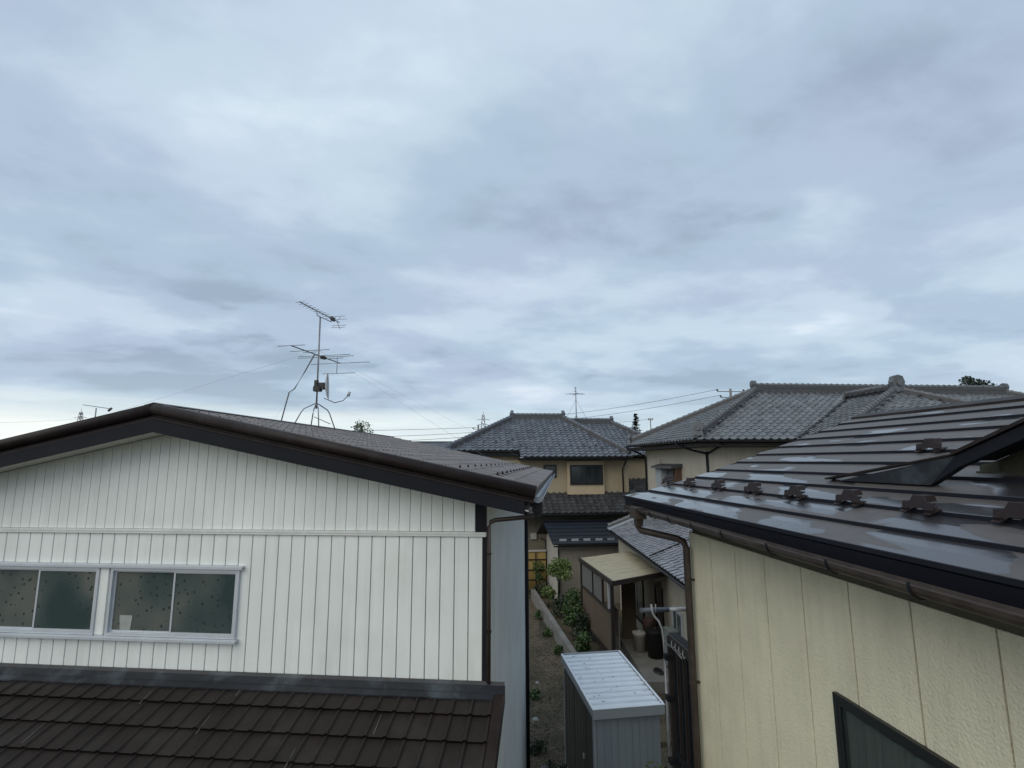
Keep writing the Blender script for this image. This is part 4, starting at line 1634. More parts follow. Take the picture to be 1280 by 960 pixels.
# small clay bumps that hold the snow, two rows
sb = MB()
sb.prism([(-.06, 0, 0), (.06, 0, 0), (0, 0, .09)], (0, .05, 0))
sbm = sb.mesh('snow_stop', 'tile_dark')
vv = Vector((0, 3.6, 8.24 - 6.18)).normalized()
for (yy, xa, xb, dx) in ((24.62, 3.0, 8.0, .62), (24.85, 2.75, 7.6, .62), (25.20, -.3, 2.7, .62), (25.42, -.1, 2.7, .62)):
    x = xa
    while x < xb:
        tn.inst('snow_stop', sbm, Matrix.Translation((x, yy, zf(yy) + .06)), tr)
        x += dx
# second roof behind
q = MB()
q.box(5.0, 11.4, 27.0, 33, 6.10, 6.24)
tr2 = tn.part('rear_roof', q, 'black')
Sa, Sb = (6.2, 30.2, 8.18), (8.75, 30.2, 8.18)
roof_face(tn, [(5.5, 26.6, 6.26), (11.6, 26.6, 6.26), Sb, (5.5, 30.2, 8.18)], tr2, .285, .25)
roof_face(tn, [(11.6, 26.6, 6.26), (11.6, 33.8, 6.26), Sb], tr2, tiles=False)
ridge(tn, (5.6, 30.2, 8.18), Sb, tr2, ct2, base_h=.26, base_w=.12, courses=2, pieces=False)
ridge(tn, (11.4, 26.75, 6.42), L_(Sb), tr2, ct2, base_h=.12, pieces=False)
onigawara(tn, (8.9, 30.2, 8.36), (1, 0, 0), tr2, 1.0, m='tile_far')
# bay with the slider
q = MB()
q.box(4.92, 6.72, 24.50, 24.749, 4.40, 5.98)
bay = tn.part('bay', q, 'tan_bay', tw)
window(tn, (5.05, 24.49, 4.86), (1, 0, 0), (0, -1, 0), 1.60, .93, ('dark_frame', 'glass_dark'), .05, .05, 2, parent=bay)
q = MB()
q.box(5.95, 6.52, 24.462, 24.466, 4.95, 5.70)
tn.part('blind', q, 'screen', bay)
window(tn, (3.82, 24.74, 5.20), (1, 0, 0), (0, -1, 0), .62, .60, ('dark_frame', 'glass_dark'), .05, .05, 1, parent=tw)
q = MB()
q.tube([(7.75, 24.1, 6.05), (7.72, 24.5, 5.75), (7.70, 24.68, 5.6), (7.70, 24.68, 4.45)], .035, 8)
tn.part('downpipe', q, 'black', tw)
# ground floor roof
q = MB()
q.box(1.2, 8.3, 23.5, 24.74, 3.50, 3.60)
tl = tn.part('lower_roof', q, 'black')
dk = pantile_mesh('tile', 'tile_dark', .285, .30, .045)
fm = tn.field
tn.field = []
roof_face(tn, [(1.2, 23.35, 3.66), (8.4, 23.35, 3.66), (8.4, 24.74, 4.44), (1.2, 24.74, 4.44)], tl, .285, .25)
roof_face(tn, [(7.4, 26.0, 4.30), (10.6, 26.0, 4.30), (10.6, 27.19, 5.0), (7.4, 27.19, 5.0)], tl, .285, .25)
lowt = tn.field
tn.part('tile', merge_inst('t', dk, [m for m, p in lowt]), 'tile_dark', tl, kind='stuff')
tn.part('tile', merge_inst('t', ft, [m for m, p in fm if p == tr]), 'tile_far', tr, kind='stuff')
tn.part('tile', merge_inst('t', ft, [m for m, p in fm if p == tr2]), 'tile_far', tr2, kind='stuff')
half_gutter(tn, (1.2, 23.28, 3.60), (8.4, 23.28, 3.60), .05, 'gutter_dark', tl, side=(0, 1, 0))
q = MB()
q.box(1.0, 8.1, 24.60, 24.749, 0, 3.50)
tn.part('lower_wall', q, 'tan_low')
q = MB()
q.box(3.12, 3.40, 24.46, 24.599, 2.38, 2.66)
tn.part('vent_box', q, 'white_plastic')

# aerial on the tan house
a2 = Thing('tv_aerial', 'thin aerial mast with a single cross bar on the tan house ridge', 'aerial', (6.62, 27.6, 8.1))
q = MB()
q.tube([(6.62, 29.9, 8.3), (6.62, 29.9, 10.35)], .028, 6)
a2.part('mast', q, 'steel')
for (z, h_, dd) in ((9.95, .62, .0), (9.93, .45, .3), (10.32, .10, 0), (10.12, .12, 0)):
    q = MB()
    q.tube([(6.62 - h_, 29.9 - dd, z - .02), (6.62 + h_, 29.9 - dd + .3, z + .02)], .014, 5)
    a2.part('element', q, 'steel')
q = MB()
q.tube([(6.62, 29.3, 9.94), (6.62, 30.6, 9.94)], .016, 5)
a2.part('boom', q, 'steel')
for dx in (-.62, .62):
    q = MB()
    q.tube([(6.62, 29.9, 9.6), (6.62 + dx, 29.9, 8.45)], .008, 4)
    a2.part('guy_wire', q, 'guywire')
for dx in (-.13, .13):
    q = MB()
    q.tube([(6.62, 29.9, 8.68), (6.62 + dx, 29.9, 8.40)], .014, 5)
    a2.part('leg', q, 'steel')

# ================================================================== grey outbuilding with navy roof
ax_ = Thing('grey_outbuilding', 'small grey rendered outbuilding with navy metal gable roof in front of the tan house', 'outbuilding', (5.2, 22.4, 0))
q = MB()
q.prism([(4.03, 22.35, 0), (3.86, 24.35, 0), (6.9, 24.35, 0), (6.9, 22.35, 0)], (0, 0, 2.46))
aw = ax_.part('wall', q, 'grey_wall')
q = MB()
q.prism([(4.018, 22.36, 0.0), (3.85, 24.34, 0.0), (3.85, 24.34, 2.55), (3.92, 23.4, 3.05), (4.018, 22.36, 2.55)], (.01, 0, 0))
ax_.part('end_wall', q, 'pale_wall', aw)
q = MB()
q.prism([(3.74, 21.95, 2.50), (7.5, 21.95, 2.50), (7.5, 23.35, 3.26), (3.55, 23.35, 3.26)], (0, 0, .05))
arf = ax_.part('roof', q, 'navy_roof')
q = MB()
q.prism([(3.55, 23.352, 3.26), (7.5, 23.352, 3.26), (7.5, 24.75, 2.52), (3.42, 24.75, 2.52)], (0, 0, .05))
ax_.part('rear_slope', q, 'navy_roof', arf)
for i in range(1, 6):
    t_ = i / 6
    q = MB()
    y_, z_ = 21.95 + 1.4 * t_, 2.50 + .76 * t_
    x_ = 3.74 - .19 * t_
    q.prism([(x_, y_ - .012, z_ + .052), (7.5, y_ - .012, z_ + .052), (7.5, y_ + .02, z_ + .075), (x_, y_ + .02, z_ + .075)], (0, 0, .018))
    ax_.part('roof_course', q, 'navy_roof', arf)
for i in range(6):
    q = MB()
    x_ = 4.05 + i * .52
    q.box(x_, x_ + .30, 22.10, 22.13, 2.63, 2.72)
    ax_.part('snow_guard', q, 'gutter_grey', arf)
q = MB()
q.box(3.50, 7.5, 23.28, 23.42, 3.315, 3.35)
ax_.part('ridge_cap', q, 'navy_roof', arf)
half_gutter(ax_, (3.76, 21.9, 2.47), (7.4, 21.9, 2.47), .05, 'black', arf, side=(0, 1, 0))
q = MB()
q.tube([(4.0, 22.0, 2.42), (4.04, 22.28, 2.25), (4.04, 22.30, .1)], .03, 8)
ax_.part('downpipe', q, 'black', aw)
q = MB()
q.tube([(3.50, 24.7, 2.46), (3.84, 24.42, 2.3), (3.84, 24.42, .1)], .03, 8)
ax_.part('downpipe', q, 'black', aw)

# bamboo screen fence at the far end
bf = Thing('bamboo_fence', 'yellow bamboo screen fence with dark rails at the far end of the lane', 'fence', (3.3, 24.2, 0))
for i in range(24):
    q = MB()
    x_ = 2.75 + i * .044
    q.tube([(x_, 24.2, .05), (x_, 24.2, 1.85)], .021, 6)
    bf.part('cane', q, 'bamboo')
for z in (.15, .62, 1.05, 1.50):
    q = MB()
    q.box(2.72, 3.80, 24.14, 24.175, z, z + .05)
    bf.part('rail', q, 'wood_dark')
for x_ in (3.30,):
    q = MB()
    q.box(x_, x_ + .04, 24.13, 24.17, 0, 1.84)
    bf.part('post', q, 'wood_dark')
q = MB()
q.box(2.72, 3.80, 24.13, 24.24, 1.88, 1.95)
bf.part('top_rail', q, 'white_plastic')

# ================================================================== terrace lean-to
tc_ = Thing('covered_terrace', 'timber terrace with flat cream roof sheet and brown side panels beside the grey outbuilding', 'terrace', (5, 16.8, 0))
Aa, Bb, Cc, Dd = (4.12, 18.5, 2.58), (5.98, 18.6, 2.76), (5.88, 15.2, 2.76), (4.26, 14.95, 2.58)
q = MB()
for i in range(5):
    a0, a1 = i / 5, (i + 1) / 5
    pA = Vector(Dd).lerp(Vector(Aa), a0 + .002)
    pB = Vector(Dd).lerp(Vector(Aa), a1 - .002)
    pC = Vector(Cc).lerp(Vector(Bb), a1 - .002)
    pD = Vector(Cc).lerp(Vector(Bb), a0 + .002)
    q = MB()
    q.prism([pA, pB, pC, pD], (0, 0, .012 + .003 * (i % 2)))
    tc_.part('roof_sheet', q, 'canopy')


def beam(th, name, a, b_, w_, h_, m, parent=None):
    a, b_ = Vector(a), Vector(b_)
    d = (b_ - a).normalized()
    s_ = d.cross(Vector((0, 0, 1))).normalized()
    q = MB()
    q.obox(a, d, s_, s_.cross(d), (0, (b_ - a).length), (-w_ / 2, w_ / 2), (-h_, 0))
    return th.part(name, q, m, parent)


beam(tc_, 'beam', (4.10, 18.55, 2.60), (4.24, 14.90, 2.60), .06, .13, 'wood_dark')
beam(tc_, 'beam', (4.27, 14.92, 2.60), (5.95, 15.17, 2.78), .06, .13, 'wood_dark')
beam(tc_, 'beam', (4.15, 18.52, 2.56), (5.95, 18.60, 2.74), .06, .10, 'wood_dark')
for (x, y) in ((4.14, 18.40), (4.25, 15.05), (5.72, 15.22)):
    q = MB()
    q.box(x - .045, x + .045, y - .045, y + .045, 0.05, 2.47)
    tc_.part('post', q, 'wood_dark')
beam(tc_, 'rail', (4.13, 18.34, 1.74), (4.23, 15.10, 1.74), .05, .07, 'wood_dark')
beam(tc_, 'rail', (4.13, 18.34, .56), (4.23, 15.10, .56), .05, .06, 'wood_dark')


def ty(y):
    return 4.14 + (18.4 - y) * .0325


for (y0, y1, z0, z1, m) in ((18.35, 16.75, .562, 1.668, 'brown_panel'), (16.74, 15.10, .562, 1.668, 'brown_panel'), (18.35, 17.02, 1.742, 2.465, 'screen'), (16.94, 15.98, 1.742, 2.465, 'screen')):
    q = MB()
    q.prism([(ty(y0), y0, z0), (ty(y1), y1, z0), (ty(y1), y1, z1), (ty(y0), y0, z1)], (.02, 0, 0))
    tc_.part('side_panel', q, m)
for y in (16.98, 15.93, 15.35):
    q = MB()
    q.box(ty(y) - .03, ty(y) + .03, y - .03, y + .03, 1.742, 2.465)
    tc_.part('stud', q, 'wood_dark' if y > 15.5 else 'alu')
q = MB()
q.prism([(5.1, 16.9, .1), (5.55, 16.9, .1), (5.55, 16.9, 2.3), (5.1, 16.9, 2.3)], (0, .06, 0))
tc_.part('inner_panel', q, 'brown_panel')
q = MB()
q.prism([(4.9, 18.0, .1), (4.9, 16.7, .1), (4.9, 16.7, 1.3), (4.9, 18.0, 1.3)], (.04, 0, 0))
tc_.part('inner_wall', q, 'pale_wall')

# ================================================================== low curb wall of concrete blocks
cw = Thing('curb_wall', 'low grey concrete block wall between the lane and the planting strip', 'wall', (3.1, 17, 0))
y = 23.4
i = 0
while y > 11.2:
    x = 2.98 + (23.4 - y) * .027
    q = MB()
    h_ = .43 + R.uniform(-.006, .006)
    x2 = x + .79 * .027
    q.prism([(x, y, 0), (x2, y - .79, 0), (x2 + .17, y - .79, 0), (x + .17, y, 0)], (0, 0, h_))
    cw.part('block', q, 'concrete')
    y -= .80
    i += 1

# ================================================================== garden shed
SA = math.radians(3.2)
SR = Matrix.Rotation(-SA, 3, 'Z')
sb0 = SR @ Vector((2.13, 8.9, 0))
sh = Thing('garden_shed', 'small steel garden shed with ribbed white roof and brown side doors in the lane', 'shed', (sb0.x + .6, sb0.y + 1.05, 0), SA)
sx, sy = sb0.x, sb0.y
W_, D2 = 1.24, 2.12
z0f, z0b = 1.95, 2.07
q = MB()
q.prism([(sx + .07, sy + .08, .08), (sx + W_ - .07, sy + .08, .08), (sx + W_ - .07, sy + .08, 1.86), (sx + .07, sy + .08, 1.86)], (0, D2 - .16, 0))
sw = sh.part('body', q, 'shed_panel')
q = MB()
prof = []
for i in range(12):
    t0_ = i * D2 / 12
    prof += [(t0_ + .002, -.022), (t0_ + .022, -.022), (t0_ + .034, .020), (t0_ + .085, .014), (t0_ + .140, .020), (t0_ + .165, -.022)]
zr_ = lambda t_: z0f + (z0b - z0f) * t_ / D2
P = [(sx + .03, sy + t_, zr_(t_) + o - .006) for t_, o in prof] + [(sx + W_ - .03, sy + t_, zr_(t_) + o - .01) for t_, o in prof]
n = len(prof)
q.add(P, [(i, n + i, n + i + 1, i + 1) for i in range(n - 1)])
srf = sh.part('roof', q, 'shed_roof')
for nm, args in (('front', (sx, sx + W_, sy - .01, sy + .03, z0f - .13, z0f + .018)),):
    q = MB()
    q.box(*args)
    sh.part('roof_trim', q, 'shed_trim', srf)
    q = MB()
    q.box(sx - .004, sx + W_ + .004, sy - .014, sy + .034, z0f + .0185, z0f + .028)
    sh.part('roof_edge', q, 'shed_roof', srf)
q = MB()
q.box(sx, sx + W_, sy + D2 - .03, sy + D2 + .01, z0b - .13, z0b + .03)
sh.part('roof_trim', q, 'shed_trim', srf)
for xx in (sx - .004, sx + W_ - .026):
    q = MB()
    q.prism([(xx, sy + .031, z0f - .10), (xx, sy + D2 - .031, z0b - .10), (xx, sy + D2 - .031, z0b + .022), (xx, sy + .031, z0f + .022)], (.03, 0, 0))
    sh.part('roof_trim', q, 'shed_trim', srf)
    q = MB()
    q.prism([(xx - .002, sy + .036, z0f + .0225), (xx - .002, sy + D2 - .02, z0b + .0225), (xx - .002, sy + D2 - .02, z0b + .034), (xx - .002, sy + .036, z0f + .034)], (.034, 0, 0))
    sh.part('roof_edge', q, 'shed_roof', srf)
# ribs of the end wall
for i in range(9):
    q = MB()
    xx = sx + .085 + i * .121
    q.box(xx, xx + .1175, sy + .066, sy + .0795, .1, 1.85)
    sh.part('wall_panel', q, 'shed_panel', sw)
# doors on the lane side
for j, (a, c) in enumerate(((.60, 1.30), (1.31, 2.02))):
    q = MB()
    q.box(sx + .045 - .012 * j, sx + .0695, sy + a, sy + c, .14, 1.80)
    dr = sh.part('door', q, 'shed_door', sw)
    for k in range(3):
        q = MB()
        yy = sy + a + .12 + k * .2
        q.box(sx + .038 - .012 * j, sx + .0445 - .012 * j, yy, yy + .06, .2, 1.74)
        sh.part('door_rib', q, 'shed_door', dr)
q = MB()
q.box(sx + .02, sx + .044, sy + .70, sy + .73, .88, .96)
sh.part('door_handle', q, 'steel_light', sw)
for (a, c) in ((.08, .16), (2.03, 2.08)):
    q = MB()
    q.box(sx + .035, sx + .0695, sy + a, sy + c, .08, 1.85)
    sh.part('corner_post', q, 'shed_trim', sw)
q = MB()
q.box(sx + .06, sx + .0695, sy + .17, sy + .59, .1, 1.80)
sh.part('side_panel', q, 'shed_door', sw)
for (a, c) in ((.0, .2), (1.9, 2.1)):
    q = MB()
    q.box(sx + .04, sx + 1.2, sy + a + .05, sy + c, 0, .079)
    sh.part('footing', q, 'stone_block', sw)
single('paving_block', 'pale concrete block lying at the foot of the shed door side', 'block',
       MB().prism([(1.93, 10.0, 0), (2.05, 10.0, 0), (2.12, 9.2, 0), (2.0, 9.2, 0)], (0, 0, .10)), 'stone_block', (2.0, 9.6, 0))

lf = MB()
for i in range(26):
    x_, y_ = sx + R.uniform(.08, W_ - .08), sy + R.uniform(.08, D2 - .1)
    a_ = R.uniform(0, 6.28)
    l_ = R.uniform(.015, .035)
    z_ = zr_(y_ - sy) + .016
    lf.add([(x_, y_, z_), (x_ + math.cos(a_) * l_ - math.sin(a_) * l_ * .4, y_ + math.sin(a_) * l_ + math.cos(a_) * l_ * .4, z_ + .004), (x_ + math.cos(a_) * l_ * 2, y_ + math.sin(a_) * l_ * 2, z_), (x_ + math.cos(a_) * l_ + math.sin(a_) * l_ * .4, y_ + math.sin(a_) * l_ - math.cos(a_) * l_ * .4, z_ + .003)], [(0, 1, 2, 3)])
lo_ = single('fallen_leaves', 'small fallen leaves scattered over the shed roof', None, MB().add([tuple(Matrix.Rotation(SA, 3, 'Z') @ Vector(p)) for p in lf.v], lf.f), 'leaf_dead', tuple(Matrix.Rotation(SA, 3, 'Z') @ Vector((sx, sy, 2))), kind='stuff')

# ================================================================== back step, bins, unit
q = MB()
q.prism([(4.72, 13.75, .0), (6.2, 13.6, .0), (6.4, 16.9, .0), (5.02, 17.0, .0)], (0, 0, .38))
single('concrete_step', 'grey concrete step slab along the plaster house wall', 'step', q, 'concrete', (5.4, 15, 0))
q = MB()
q.prism([(4.55, 15.2, .0), (4.75, 13.9, .0), (4.98, 15.4, .0), (5.02, 18.4, .0), (4.6, 18.4, 0)], (0, 0, .16))
single('terrace_slab', 'lower concrete slab under the timber terrace', 'slab', q, 'concrete', (4.8, 16, 0))


def bin_(name, label, cat, x, y, z, r0, r1, h_, m, lid=None):
    t = Thing(name, label, cat, (x, y, z))
    q = MB()
    n_ = 16
    P = []
    for (zz_, rr) in ((0, r0), (h_ * .9, r1), (h_ * .92, r1 * 1.06), (h_, r1 * 1.06)):
        P += [(x + math.cos(a) * rr, y + math.sin(a) * rr, z + zz_) for a in [2 * math.pi * k / n_ for k in range(n_)]]
    F = [(a * n_ + k, a * n_ + (k + 1) % n_, (a + 1) * n_ + (k + 1) % n_, (a + 1) * n_ + k) for a in range(3) for k in range(n_)]
    F.append(tuple(range(n_ - 1, -1, -1)))
    q.add(P, F)
    q.smooth = True
    t.part('body', q, m)
    if lid:
        q = MB()
        P = []
        for (zz_, rr) in ((h_ + .002, r1 * 1.10), (h_ + .03, r1 * 1.08), (h_ + .05, r1 * .8), (h_ + .055, r1 * .25), (h_ + .09, r1 * .2)):
            P += [(x + math.cos(a) * rr, y + math.sin(a) * rr, z + zz_) for a in [2 * math.pi * k / n_ for k in range(n_)]]
        F = [(a * n_ + k, a * n_ + (k + 1) % n_, (a + 1) * n_ + (k + 1) % n_, (a + 1) * n_ + k) for a in range(4) for k in range(n_)]
        F.append(tuple(4 * n_ + k for k in range(n_)))
        q.add(P, F)
        t.part('lid', q, lid)
    return t


bin_('bin', 'pale cylindrical bin with lid standing on the concrete step', 'bin', 5.28, 15.85, .38, .17, .20, .50, 'white_plastic', 'white_plastic')
bin_('bin', 'tall black bin on the concrete step beside the pale bin', 'bin', 5.58, 15.35, .38, .22, .27, .72, 'black_plastic', 'black_plastic')
bin_('bucket', 'faded pink bucket behind the black bin', 'bucket', 5.78, 16.45, .38, .15, .19, .72, 'pink_plastic')
ac = Thing('boiler_unit', 'upright grey green outdoor unit beside the black bin', 'outdoor unit', (5.72, 14.6, .38))
q = MB()
q.box(5.62, 5.86, 14.35, 14.75, .42, 1.35)
acb = ac.part('casing', q, 'green_grey')
q = MB()
for k in range(8):
    q.box(5.609, 5.6195, 14.40, 14.70, .6 + k * .06, .63 + k * .06)
ac.part('grille', q, 'shed_trim', acb)
q = MB()
q.box(5.60, 5.88, 14.33, 14.77, 1.3501, 1.38)
ac.part('top_cover', q, 'green_grey', acb)
q = MB()
q.box(5.60, 5.66, 14.40, 14.70, .38, .4195)
q.box(5.80, 5.86, 14.40, 14.70, .38, .4195)
ac.part('foot', q, 'black_plastic', acb)
q = MB()
n_ = 10
P = [(5.25 + math.cos(a) * .13, 14.3 + math.sin(a) * .24, .383) for a in [2 * math.pi * k / n_ for k in range(n_)]] + [(5.25 + math.cos(a) * .10, 14.3 + math.sin(a) * .2, .43) for a in [2 * math.pi * k / n_ for k in range(n_)]]
q.add(P, [(k, (k + 1) % n_, n_ + (k + 1) % n_, n_ + k) for k in range(n_)] + [tuple(n_ + k for k in range(n_))])
single('drain_cover', 'small dark round cover lying on the concrete step', 'cover', q, 'black_plastic', (5.25, 14.3, .38))

# ================================================================== stair railing and washing pole behind the cream house
rl = Thing('balcony_railing', 'dark slatted balcony railing tucked behind the corner of the cream house', 'railing', (2.45, 5.8, 2.0))
q = MB()
q.obox((2.415, 5.50, 3.98), (0, 1, 0), (1, 0, 0), (0, 0, 1), (0, .62), (-.02, .08), (-.035, .03))
rl.part('handrail', q, 'black')
q = MB()
q.obox((2.375, 5.52, 4.0), (0, 1, 0), (1, 0, 0), (0, 0, 1), (0, .56), (-.012, .012), (-.09, .012))
rl.part('side_trim', q, 'wood_dark')
for i in range(7):
    q = MB()
    yy = 5.52 + i * .085
    q.box(2.40, 2.44, yy, yy + .028, 2.2, 3.94)
    rl.part('slat', q, 'wood_dark' if i % 2 else 'black')
q = MB()
q.box(2.385, 2.46, 5.50, 6.12, 2.72, 2.80)
rl.part('lower_rail', q, 'black')
q = MB()
q.box(2.30, 3.4, 5.50, 6.14, 2.02, 2.12)
rl.part('floor_slab', q, 'black')
q = MB()
q.box(2.38, 2.46, 6.12, 6.17, 2.12, 3.97)
rl.part('post', q, 'wood_dark')
for i, z in enumerate((3.72, 3.28, 2.62)):
    q = MB()
    q.box(2.335, 2.47, 6.105, 6.18, z, z + .055)
    rl.part('clamp', q, 'black')
q = MB()
for i in range(4):
    q = MB()
    yy = 5.66 + i * .10
    q.tube([(2.362, yy, 3.99), (2.345, yy - .01, 3.95), (2.352, yy - .03, 3.90), (2.362, yy - .04, 3.93)], .005, 5)
    rl.part('hook', q, 'steel_light')
q = MB()
for z in (0,):
    q.box(2.40, 2.48, 5.52, 5.58, 0, 2.02)
    q.box(2.40, 2.48, 6.08, 6.14, 0, 2.02)
rl.part('support', q, 'wood_dark')

wp = Thing('washing_pole', 'blue grey washing pole on a bent pale bracket beside the railing', 'pole', (2.35, 6.2, 2.0))
q = MB()
q.tube([(2.12, 6.3, 4.22), (2.47, 6.3, 4.22)], .028, 10)
wp.part('pole', q, 'blue_tube')
q = MB()
q.tube([(2.471, 6.3, 4.22), (2.76, 6.3, 4.22)], .024, 10)
wp.part('pole_end', q, 'steel_light')
q = MB()
q.tube([(2.235, 6.24, 4.30), (2.25, 6.24, 4.20), (2.275, 6.24, 4.16), (2.31, 6.22, 4.12), (2.345, 6.21, 4.03), (2.355, 6.20, 3.90), (2.358, 6.20, 3.74)], .012, 8)
wp.part('bracket', q, 'steel_light')
q = MB()
q.tube([(2.358, 6.20, 3.739), (2.365, 6.20, 2.2)], .017, 8)
q.tube([(2.358, 6.20, 3.88), (2.40, 6.05, 3.88), (2.41, 5.80, 3.84)], .012, 8)
wp.part('upright', q, 'steel')
q = MB()
q.tube([(2.30, 6.27, 4.19), (2.29, 6.24, 4.30)], .007, 5)
wp.part('clip', q, 'steel_light')
hr = Thing('handrail', 'short bent brown handrail at the foot of the railing, lowest right of the shed', 'handrail', (2.3, 6.1, 2.0))
q = MB()
q.tube([(2.175, 6.05, 2.2), (2.175, 6.05, 2.32), (2.20, 6.00, 2.36), (2.33, 5.80, 2.20)], .022, 8)
hr.part('rail', q, 'pipe_rust')


# ================================================================== plants
def leaves(q, c, rad, n_, ls, squash=1.0, clumps=10, seed=0, droop=.0):
    rr = random.Random(seed)
    cc = []
    for i in range(clumps):
        while True:
            p = Vector((rr.uniform(-1, 1), rr.uniform(-1, 1), rr.uniform(-1, 1)))
            if p.length < 1:
                break
        cc.append((Vector((p.x * rad * .75, p.y * rad * .75, p.z * rad * squash * .8)), rr.uniform(.25, .5) * rad))
    for i in range(n_):
        k, r_ = rr.choice(cc)
        while True:
            p = Vector((rr.uniform(-1, 1), rr.uniform(-1, 1), rr.uniform(-1, 1)))
            if p.length < 1:
                break
        p = Vector(c) + k + p * r_
        d = Vector((rr.uniform(-1, 1), rr.uniform(-1, 1), rr.uniform(-.6, .6) - droop)).normalized()
        s_ = d.cross(Vector((rr.uniform(-1, 1), rr.uniform(-1, 1), rr.uniform(-1, 1)))).normalized()
        l_ = ls * rr.uniform(.6, 1.3)
        w_ = l_ * .32
        q.add([p, p + d * l_ * .5 + s_ * w_, p + d * l_, p + d * l_ * .5 - s_ * w_], [(0, 1, 2, 3)])
    return cc


def tree(name, label, cat, base, h_, rad, n_, ls, m, trunk_r=.03, squash=.8, clumps=12, seed=1, limbs=6, group=None, droop=0):
    t = Thing(name, label, cat, base, 0, group)
    bx = Vector(base)
    top = bx + Vector((0, 0, h_))
    c = top - Vector((0, 0, rad * squash))
    q = MB()
    cc = leaves(q, c, rad, n_, ls, squash, clumps, seed, droop)
    t.part('crown', q, m)
    q = MB()
    q.tube([bx, bx + (c - bx) * .5 + Vector((.02, .01, 0)), c], trunk_r, 7, taper=trunk_r * .5)
    for k, r_ in cc[:limbs]:
        s0 = bx + (c - bx) * .7
        q.tube([s0, s0 + (c + k - s0) * .5 + Vector((0, 0, .02)), c + k], trunk_r * .45, 5, taper=trunk_r * .15)
    t.part('trunk', q, 'bark')
    return t


tree('garden_tree', 'slender light green bamboo like tree before the pale outbuilding wall', 'tree', (3.78, 21.2, .1), 2.05, .56, 3600, .085, 'leaf_light', .024, .75, 14, 3, droop=.6)
q = MB()
tree('shrub', 'bushy green shrub between the slender tree and the timber terrace', 'shrub', (4.02, 19.2, .1), 1.35, .52, 3000, .085, 'leaf', .03, 1.0, 14, 5)
tree('shrub', 'dark low shrub against the outbuilding at the curb wall', 'shrub', (3.72, 20.2, .1), .8, .4, 700, .10, 'leaf_dark', .02, .9, 9, 6)
tree('shrub', 'dark shrub growing under the terrace panels behind the low wall', 'shrub', (3.95, 17.6, .1), .95, .38, 700, .10, 'leaf_dark', .02, 1.0, 9, 8)
tree('climbing_plant', 'thin dark climber hanging over the yellow bamboo fence', 'climber', (3.48, 24.0, 0), 1.95, .34, 420, .10, 'leaf', .02, 2.2, 12, 9)
tree('shrub', 'small dark bush at the foot of the bamboo fence', 'shrub', (3.45, 23.3, .1), .75, .42, 500, .10, 'leaf_dark', .02, .9, 8, 12)
tree('weed', 'green weed clump against the white house wall in the lane', 'weed', (1.82, 14.0, 0), .22, .26, 300, .07, 'leaf', .008, .5, 6, 10, limbs=3)
tree('weed', 'dark weed clump in the middle of the lane beside the shed', 'weed', (1.62, 11.6, 0), .20, .24, 260, .07, 'leaf_dark', .008, .5, 6, 11, limbs=3)
tree('weed', 'small ragged weeds at the shed corner nearest the lane', 'weed', (1.86, 10.9, 0), .16, .20, 180, .06, 'leaf_dark', .008, .5, 5, 21, limbs=3)
tree('climbing_plant', 'sparse pale green creeper against the front right of the shed', 'creeper', (3.05, 8.55, 0), 1.75, .22, 330, .055, 'leaf_light', .010, 3.4, 12, 13, limbs=8)
tree('shrub', 'dark pointed shrub tip in front of the shed at the picture foot', 'shrub', (2.22, 7.6, 0), 1.72, .16, 420, .06, 'leaf_dark', .014, 3.0, 10, 14, limbs=6)
for k_, (bx_, by_, hh_, rr_) in enumerate(((2.86, 20.5, .30, .22), (2.92, 18.6, .24, .2), (2.95, 16.9, .28, .2))):
    tree('weed', ['tallest weed tuft at the far foot of the curb wall', 'low weed tuft midway along the foot of the curb wall', 'weed tuft at the near foot of the curb wall behind the shed'][k_], 'weed', (bx_, by_, 0), hh_, rr_, 260, .07, 'leaf', .008, .6, 6, 30 + k_, limbs=3)
tree('shrub', 'tall tangled shrub just behind the bushy one, touching the terrace corner', 'shrub', (3.75, 18.2, .1), 1.15, .42, 2200, .08, 'leaf', .02, 1.0, 14, 51)
tree('shrub', 'broad leafy shrub between curb wall and terrace, nearest the shed', 'shrub', (3.62, 16.4, .1), .75, .36, 1500, .075, 'leaf', .02, .9, 10, 41)
tree('shrub', 'wispy light green shrub at the curb wall before the outbuilding corner', 'shrub', (3.45, 21.6, .1), .85, .34, 1300, .075, 'leaf_light', .02, 1.0, 10, 42)
for k_, (bx_, by_, rr_, lb_) in enumerate(((1.72, 12.9, .085, 'pale rounded stone lying by the white house wall'), (1.62, 10.9, .12, 'dark lump of stone in the middle of the lane'), (2.05, 14.9, .06, 'small pale stone farther up the lane'))):
    q = MB()
    n_ = 9
    P = []
    for (f_, z_) in ((1.0, 0), (.92, .45), (.55, .85), (.12, 1.0)):
        P += [(bx_ + math.cos(a) * rr_ * f_ * R.uniform(.8, 1.15), by_ + math.sin(a) * rr_ * f_ * R.uniform(.8, 1.15), rr_ * .7 * z_) for a in [6.283 * k / n_ for k in range(n_)]]
    q.add(P, [(a * n_ + k, a * n_ + (k + 1) % n_, (a + 1) * n_ + (k + 1) % n_, (a + 1) * n_ + k) for a in range(3) for k in range(n_)] + [tuple(3 * n_ + k for k in range(n_))])
    single('stone', lb_, 'stone', q, 'noshi' if k_ == 1 else 'stone_block', (bx_, by_, 0))
